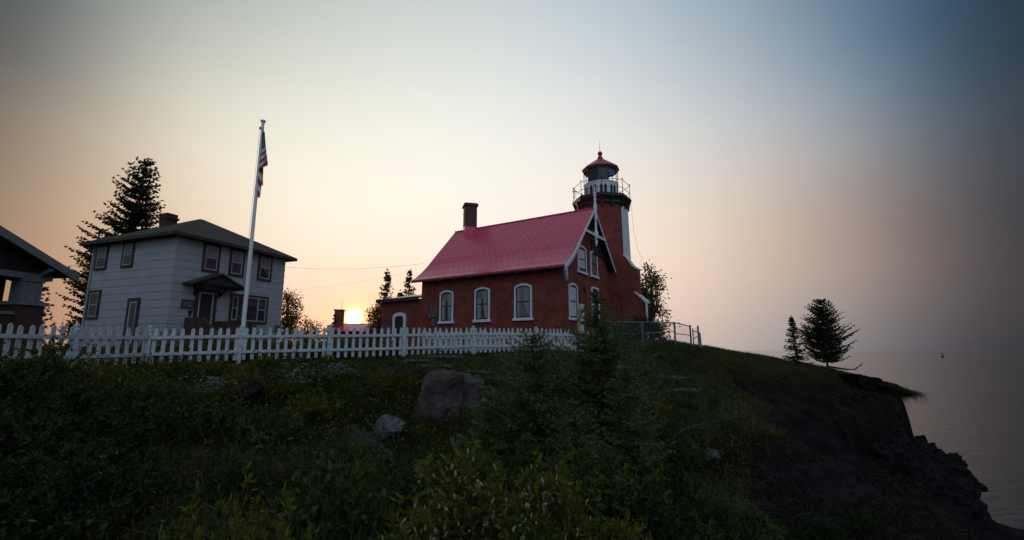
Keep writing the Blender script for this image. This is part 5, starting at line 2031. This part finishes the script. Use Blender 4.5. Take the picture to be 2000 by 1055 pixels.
# --- white flower clumps
def flowers(px, py, Y, w, h, label, seed):
    rng = np.random.default_rng(seed)
    c = at(px, py, Y)
    b = gz(c.x, c.y)
    root = empty("flower_clump", (c.x, c.y, b), 0, label, "flowers")
    n_ = 110
    P = np.stack([rng.normal(0, w * .6, n_), rng.normal(0, w * .3, n_), np.zeros(n_)], -1)
    top = max(.12, c.z - b)
    P[:, 2] = top * rng.uniform(.6, 1.12, n_)
    C, D = [], []
    for p_ in P:
        for k in range(5):
            a_ = rng.uniform(0, 6.28)
            C.append(p_)
            D.append((math.cos(a_), math.sin(a_), rng.uniform(-.1, .6)))
    quads("petal", leaf_quads(np.array(C), np.array(D), .032, .026, rng), M["petal"], root)["kind"] = "stuff"
    S0 = P * np.array([.5, .5, 0])
    quads("stem", leaf_quads(S0, P - S0, np.linalg.norm(P - S0, axis=1), .008, rng), M["leaf_mid"], root)["kind"] = "stuff"
    C2 = S0[rng.integers(0, n_, 400)] + rng.normal(0, .08, (400, 3)) + np.array([0, 0, .08])
    quads("foliage", leaf_quads(C2, rng.normal(0, .6, (400, 3)) + np.array([0, 0, .5]), .07, .02, rng), M["leaf_mid"], root)


flowers(585, 718, 11.9, .45, .3, "white flower clump under the fence below the white house corner", 1)
flowers(660, 714, 12.9, .35, .3, "white flower clump below the sun at the bank top", 2)
flowers(415, 742, 10.7, .3, .3, "small white flower clump on the left bank", 3)
flowers(815, 710, 14.9, .35, .2, "white flower clump above the leaning boulder slab at its left", 4)
flowers(870, 700, 15.6, .55, .2, "widest white flower clump at the fence foot above the boulder slab", 5)
flowers(930, 728, 14.2, .35, .2, "white flower clump on top of the blocky boulder", 6)
flowers(965, 738, 13.8, .28, .2, "white flower clump at the right end of the upper ledge", 7)
flowers(850, 722, 14.4, .35, .15, "low white flower clump directly on the boulder slab", 8)
flowers(1310, 735, 16.0, .4, .3, "greyish white flower clump among bare twigs on the right slope", 9)
flowers(1345, 760, 15.0, .35, .3, "pale flower clump beside the lone light green shrub", 10)

# --- dead branches
def dead_branch(label, pts, r0, seed, Y0):
    rng = np.random.default_rng(seed)
    mb = MB()
    P = [at(x, y, Y) for x, y, Y in pts]
    mb.tube(P, [r0 * (1 - .85 * i / (len(P) - 1)) for i in range(len(P))], 7)
    for i in range(1, len(P) - 1):
        for _ in range(2):
            d_ = (P[i + 1] - P[i]).normalized() + Vector(rng.normal(0, .55, 3))
            L = (P[-1] - P[0]).length * rng.uniform(.12, .3)
            q = P[i] + d_ * L * .5 + Vector(rng.normal(0, .05, 3))
            mb.tube([P[i], q, q + d_ * L * .4 + Vector(rng.normal(0, .06, 3))], [r0 * .4, r0 * .25, r0 * .05], 5)
    tag(mb.build("dead_branch", M["deadwood"], None, smooth=True), label, "branch")


dead_branch("long bare branch arching right over the dead roots", [(1300, 900, 9.3), (1318, 850, 9.3), (1345, 835, 9.3), (1385, 825, 9.5), (1420, 820, 9.8), (1450, 808, 10.1)], .035, 1, 9)
dead_branch("upright forked bare branch behind the lone light green shrub", [(1272, 830, 12), (1276, 770, 12.2), (1290, 745, 12.4), (1320, 725, 12.8), (1350, 708, 13.2)], .04, 2, 12)
dead_branch("thinner bare branch reaching right beside the upright forked one", [(1292, 815, 12), (1298, 775, 12.2), (1318, 740, 12.5), (1345, 718, 13), (1368, 705, 13.4)], .03, 3, 12)
dead_branch("bare low branch curling up right of the headland pine", [(1618, 716, 30), (1650, 721, 30), (1668, 722, 30), (1680, 714, 30), (1687, 707, 30)], .06, 4, 30)
#dead_branch("dead stick leaning across the lower spruce thicket", [(1205, 1000, 7.4), (1207, 930, 7.6), (1213, 890, 7.8), (1216, 850, 8)], .03, 5, 7)

# ------------------------------------------------------------------ ground cover (uncountable)
def scatter(n, x0, x1, y0, y1, rng, mask=None):
    out = []
    while sum(len(o) for o in out) < n:
        x, y = rng.uniform(x0, x1, n), rng.uniform(y0, y1, n)
        z = ground(x, y)
        e = .25
        sl_ = np.hypot(ground(x + e, y) - z, ground(x, y + e) - z) / e
        k = (sl_ < 1.25) & (z > -4.6)
        if mask is not None:
            k &= mask(x, y, z, rng)
        out.append(np.stack([x, y, z], -1)[k])
    return np.concatenate(out)[:n]


def blades(name, P, h, w, bend, rng, m_, kind="stuff"):
    P = P[P[:, 0] < np.interp(P[:, 1], E1[:, 0], E1[:, 1]) - .1]
    n = len(P)
    az_ = rng.uniform(0, 2 * math.pi, n)
    d = np.stack([np.cos(az_), np.sin(az_), np.zeros(n)], -1)
    s = np.stack([-d[:, 1], d[:, 0], np.zeros(n)], -1)
    H = (h * rng.uniform(.5, 1.35, n))[:, None]
    up = np.array([0, 0, 1.0])
    b = bend * rng.uniform(.2, 1.3, n)[:, None]
    m = P + up * H * .6 + d * H * b * .3
    t_ = P + up * H * (1 - .35 * b) + d * H * b
    W = w * rng.uniform(.7, 1.3, n)[:, None]
    q1 = np.stack([P - s * W * .5, P + s * W * .5, m + s * W * .4, m - s * W * .4], 1)
    q2 = np.stack([m - s * W * .4, m + s * W * .4, t_ + s * W * .05, t_ - s * W * .05], 1)
    o = quads(name, np.concatenate([q1, q2]), m_)
    o["kind"] = kind
    return o


rg = np.random.default_rng(77)


def fence_clear(x, y):
    p_ = np.array(posts)
    o_ = np.sort(p_[:, 0])
    fy = np.interp(x, p_[:, 0], p_[:, 1])
    return ~((x > -10) & (x < 3.3) & (y > fy - .7) & (y < fy + .25)) & ~((x > -5.2) & (x < 3.6) & (y > fy - 6) & (y < fy + .25) & (ground(x, y) > -.85))


def clumpy(x, y, z, rng):
    v = vnoise(np.stack([x * .9, y * .9, np.full_like(x, 3.3)], -1))
    return (rng.random(len(x)) < np.clip((v - .25) * 2.2, .05, 1)) & fence_clear(x, y) & ~((x > .48 * y) & (y < 9.5)) & (rng.random(len(x)) < np.clip((5.2 - x) / 2.0, .22, 1)) & ((x < 4.3 + .8 * rng.random(len(x))) | (z > -2.1))


blades("bank_grass", scatter(90000, -11, 9, 4.0, 17, rg, clumpy), .26, .012, .7, rg, M["grass"])
def fence_foot(x, y, z, rng):
    p_ = np.array(posts)
    fy = np.interp(x, p_[:, 0], p_[:, 1])
    return (y > fy - 3.5) & (y < fy + .3)


blades("bank_grass", scatter(26000, -5.5, 3.6, 11.5, 21, rg, fence_foot), .085, .012, .7, rg, M["grass"])
blades("bank_grass", scatter(5000, -5.5, 3.6, 11.5, 21, rg, fence_foot), .13, .009, .6, rg, M["grass_dry"])


def tufts(n, per, x0, x1, y0, y1, rng, r_):
    c_ = scatter(n, x0, x1, y0, y1, rng, clumpy)
    c_ = np.repeat(c_, per, 0) + np.concatenate([rng.normal(0, r_, (n * per, 2)), np.zeros((n * per, 1))], 1)
    c_[:, 2] = ground(c_[:, 0], c_[:, 1])
    return c_


blades("bank_grass", tufts(420, 55, -9.5, 6, 5, 15.5, rg, .10), .50, .012, .8, rg, M["grass"])
blades("bank_grass", tufts(140, 45, -8, 6, 5, 15, rg, .10), .58, .010, .7, rg, M["grass_dry"])
blades("headland_grass", scatter(60000, 6, 22, 17, 32, rg, lambda x, y, z, r: z > -2.3 + .5 * r.random(len(x))), .17, .013, .8, rg, M["grass"])
blades("headland_grass", scatter(22000, 7, 22, 19, 31, rg, lambda x, y, z, r: z > -2.5), .22, .010, .6, rg, M["grass_dry"])
blades("yard_grass", scatter(60000, -20, 8, 12, 40, rg, lambda x, y, z, r: fence_clear(x, y)), .11, .014, .7, rg, M["grass"])
# leafy undergrowth over the slopes
def left_slope(x, y, z, rng):
    return clumpy(x, y, z, rng) & (rng.random(len(x)) < np.clip((6.5 - x) / 4, .06, 1)) & (x < np.interp(y, E1[:, 0], E1[:, 1]) - 1.2)


P = scatter(60000, -12, 10, 4.2, 20, rg, left_slope)
P = P + np.stack([np.zeros(len(P)), np.zeros(len(P)), rg.gamma(2.0, .10, len(P))], -1)
o = quads("undergrowth", leaf_quads(P, rg.normal(0, .6, P.shape) + np.array([0, 0, .25]), .075 * rg.uniform(.6, 1.4, len(P)), .04 * rg.uniform(.7, 1.3, len(P)), rg), M["leaf_dark"])
o["kind"] = "stuff"
P = scatter(26000, -11, 10, 8.5, 22, rg, left_slope)
P = P + np.stack([np.zeros(len(P)), np.zeros(len(P)), rg.gamma(2.0, .13, len(P))], -1)
P = P[(P[:, 0] < -5.2) | (P[:, 0] > 3.6) | (P[:, 2] < -.28)]
o = quads("undergrowth", leaf_quads(P, rg.normal(0, .6, P.shape) + np.array([0, 0, .3]), .075 * rg.uniform(.6, 1.4, len(P)), .035 * rg.uniform(.7, 1.3, len(P)), rg), M["leaf_yel"])
o["kind"] = "stuff"


def strands(name, starts, length, drop, w, rng, m_, out=(0.5, -1, 0), spread=.5):
    """Hanging roots and drooping turf: thin curved ribbons falling from the start points."""
    n = len(starts)
    o_ = norm(np.array(out)[None, :] + rng.normal(0, spread, (n, 3)) * np.array([1, 1, .3]))
    L = (length * rng.uniform(.4, 1.4, n))[:, None]
    pts = []
    for t_ in np.linspace(0, 1, 6):
        pts.append(starts + o_ * L * (t_ * .55) + np.array([0, 0, 1.0]) * L * (.18 * math.sin(t_ * 2.2) - drop * t_ * t_) + rng.normal(0, .02, (n, 3)) * t_ * L * 2)
    s = norm(np.cross(o_, rng.normal(size=(n, 3))))
    W = w * rng.uniform(.6, 1.4, n)[:, None]
    Q = []
    for i in range(5):
        wa, wb = W * (1 - i / 5.5), W * (1 - (i + 1) / 5.5)
        Q.append(np.stack([pts[i] - s * wa, pts[i] + s * wa, pts[i + 1] + s * wb, pts[i + 1] - s * wb], 1))
    o = quads(name, np.concatenate(Q), m_)
    o["kind"] = "stuff"
    return o


tl = hull_rock("ragged turf lip overhanging the lake at the end of the headland", 1728, 752, 25.4,
               [(-60, 22, .3), (-8, 12, .1), (30, -4, .0), (52, -20, .0), (34, -22, .15), (4, -18, .25), (-50, -14, .5)], 71, g, 1.6, "turf_lip", .16, .10)
del tl["label"], tl["category"]
tl["kind"] = "structure"
# turf drooping over the headland lip and hanging roots on the dark face
ex = np.interp(np.linspace(21, 27, 2600), E1[:, 0], E1[:, 1])
yy = np.linspace(21, 27, 2600) + rg.normal(0, .15, 2600)
xx = ex - rg.uniform(.1, 1.2, 2600)
ST = np.stack([xx, yy, ground(xx, yy) + .03], -1)
strands("hanging_turf", ST, .75, .75, .010, rg, M["grass_dry"], (.55, -.8, .1))
tip = at(1756, 762, 25.2)
ST = np.array(tip) + np.stack([(tx_ := rg.uniform(-1.1, .55, 2400)), rg.normal(0, .45, 2400), -.30 * tx_ + rg.normal(-.03, .06, 2400)], -1)
strands("hanging_turf", ST, .55, .9, .010, rg, M["grass_dry"], (1.0, -.25, .15), .5)
x_ = rg.uniform(9, 19.5, 5000)
y_ = np.interp(x_, [8, 12, 16, 20], [18, 21.5, 24, 25.5]) + rg.normal(0, .8, 5000)
strands("hanging_root", np.stack([x_, y_, ground(x_, y_) + .05], -1), 1.3, .9, .010, rg, M["root"], (.25, -.9, 0), .35)
x_ = rg.uniform(3.8, 8.0, 3200)
y_ = 9.6 + rg.normal(0, .7, 3200)
strands("hanging_root", np.stack([x_, y_, ground(x_, y_) + .08], -1), .95, .8, .007, rg, M["root"], (.3, -.8, .1), .6)
x_ = rg.uniform(2.6, 6.2, 2200)
y_ = rg.uniform(5.0, 8.6, 2200)
strands("hanging_root", np.stack([x_, y_, ground(x_, y_) + .05], -1), .6, .6, .006, rg, M["root"], (.3, -.8, .2), .9)
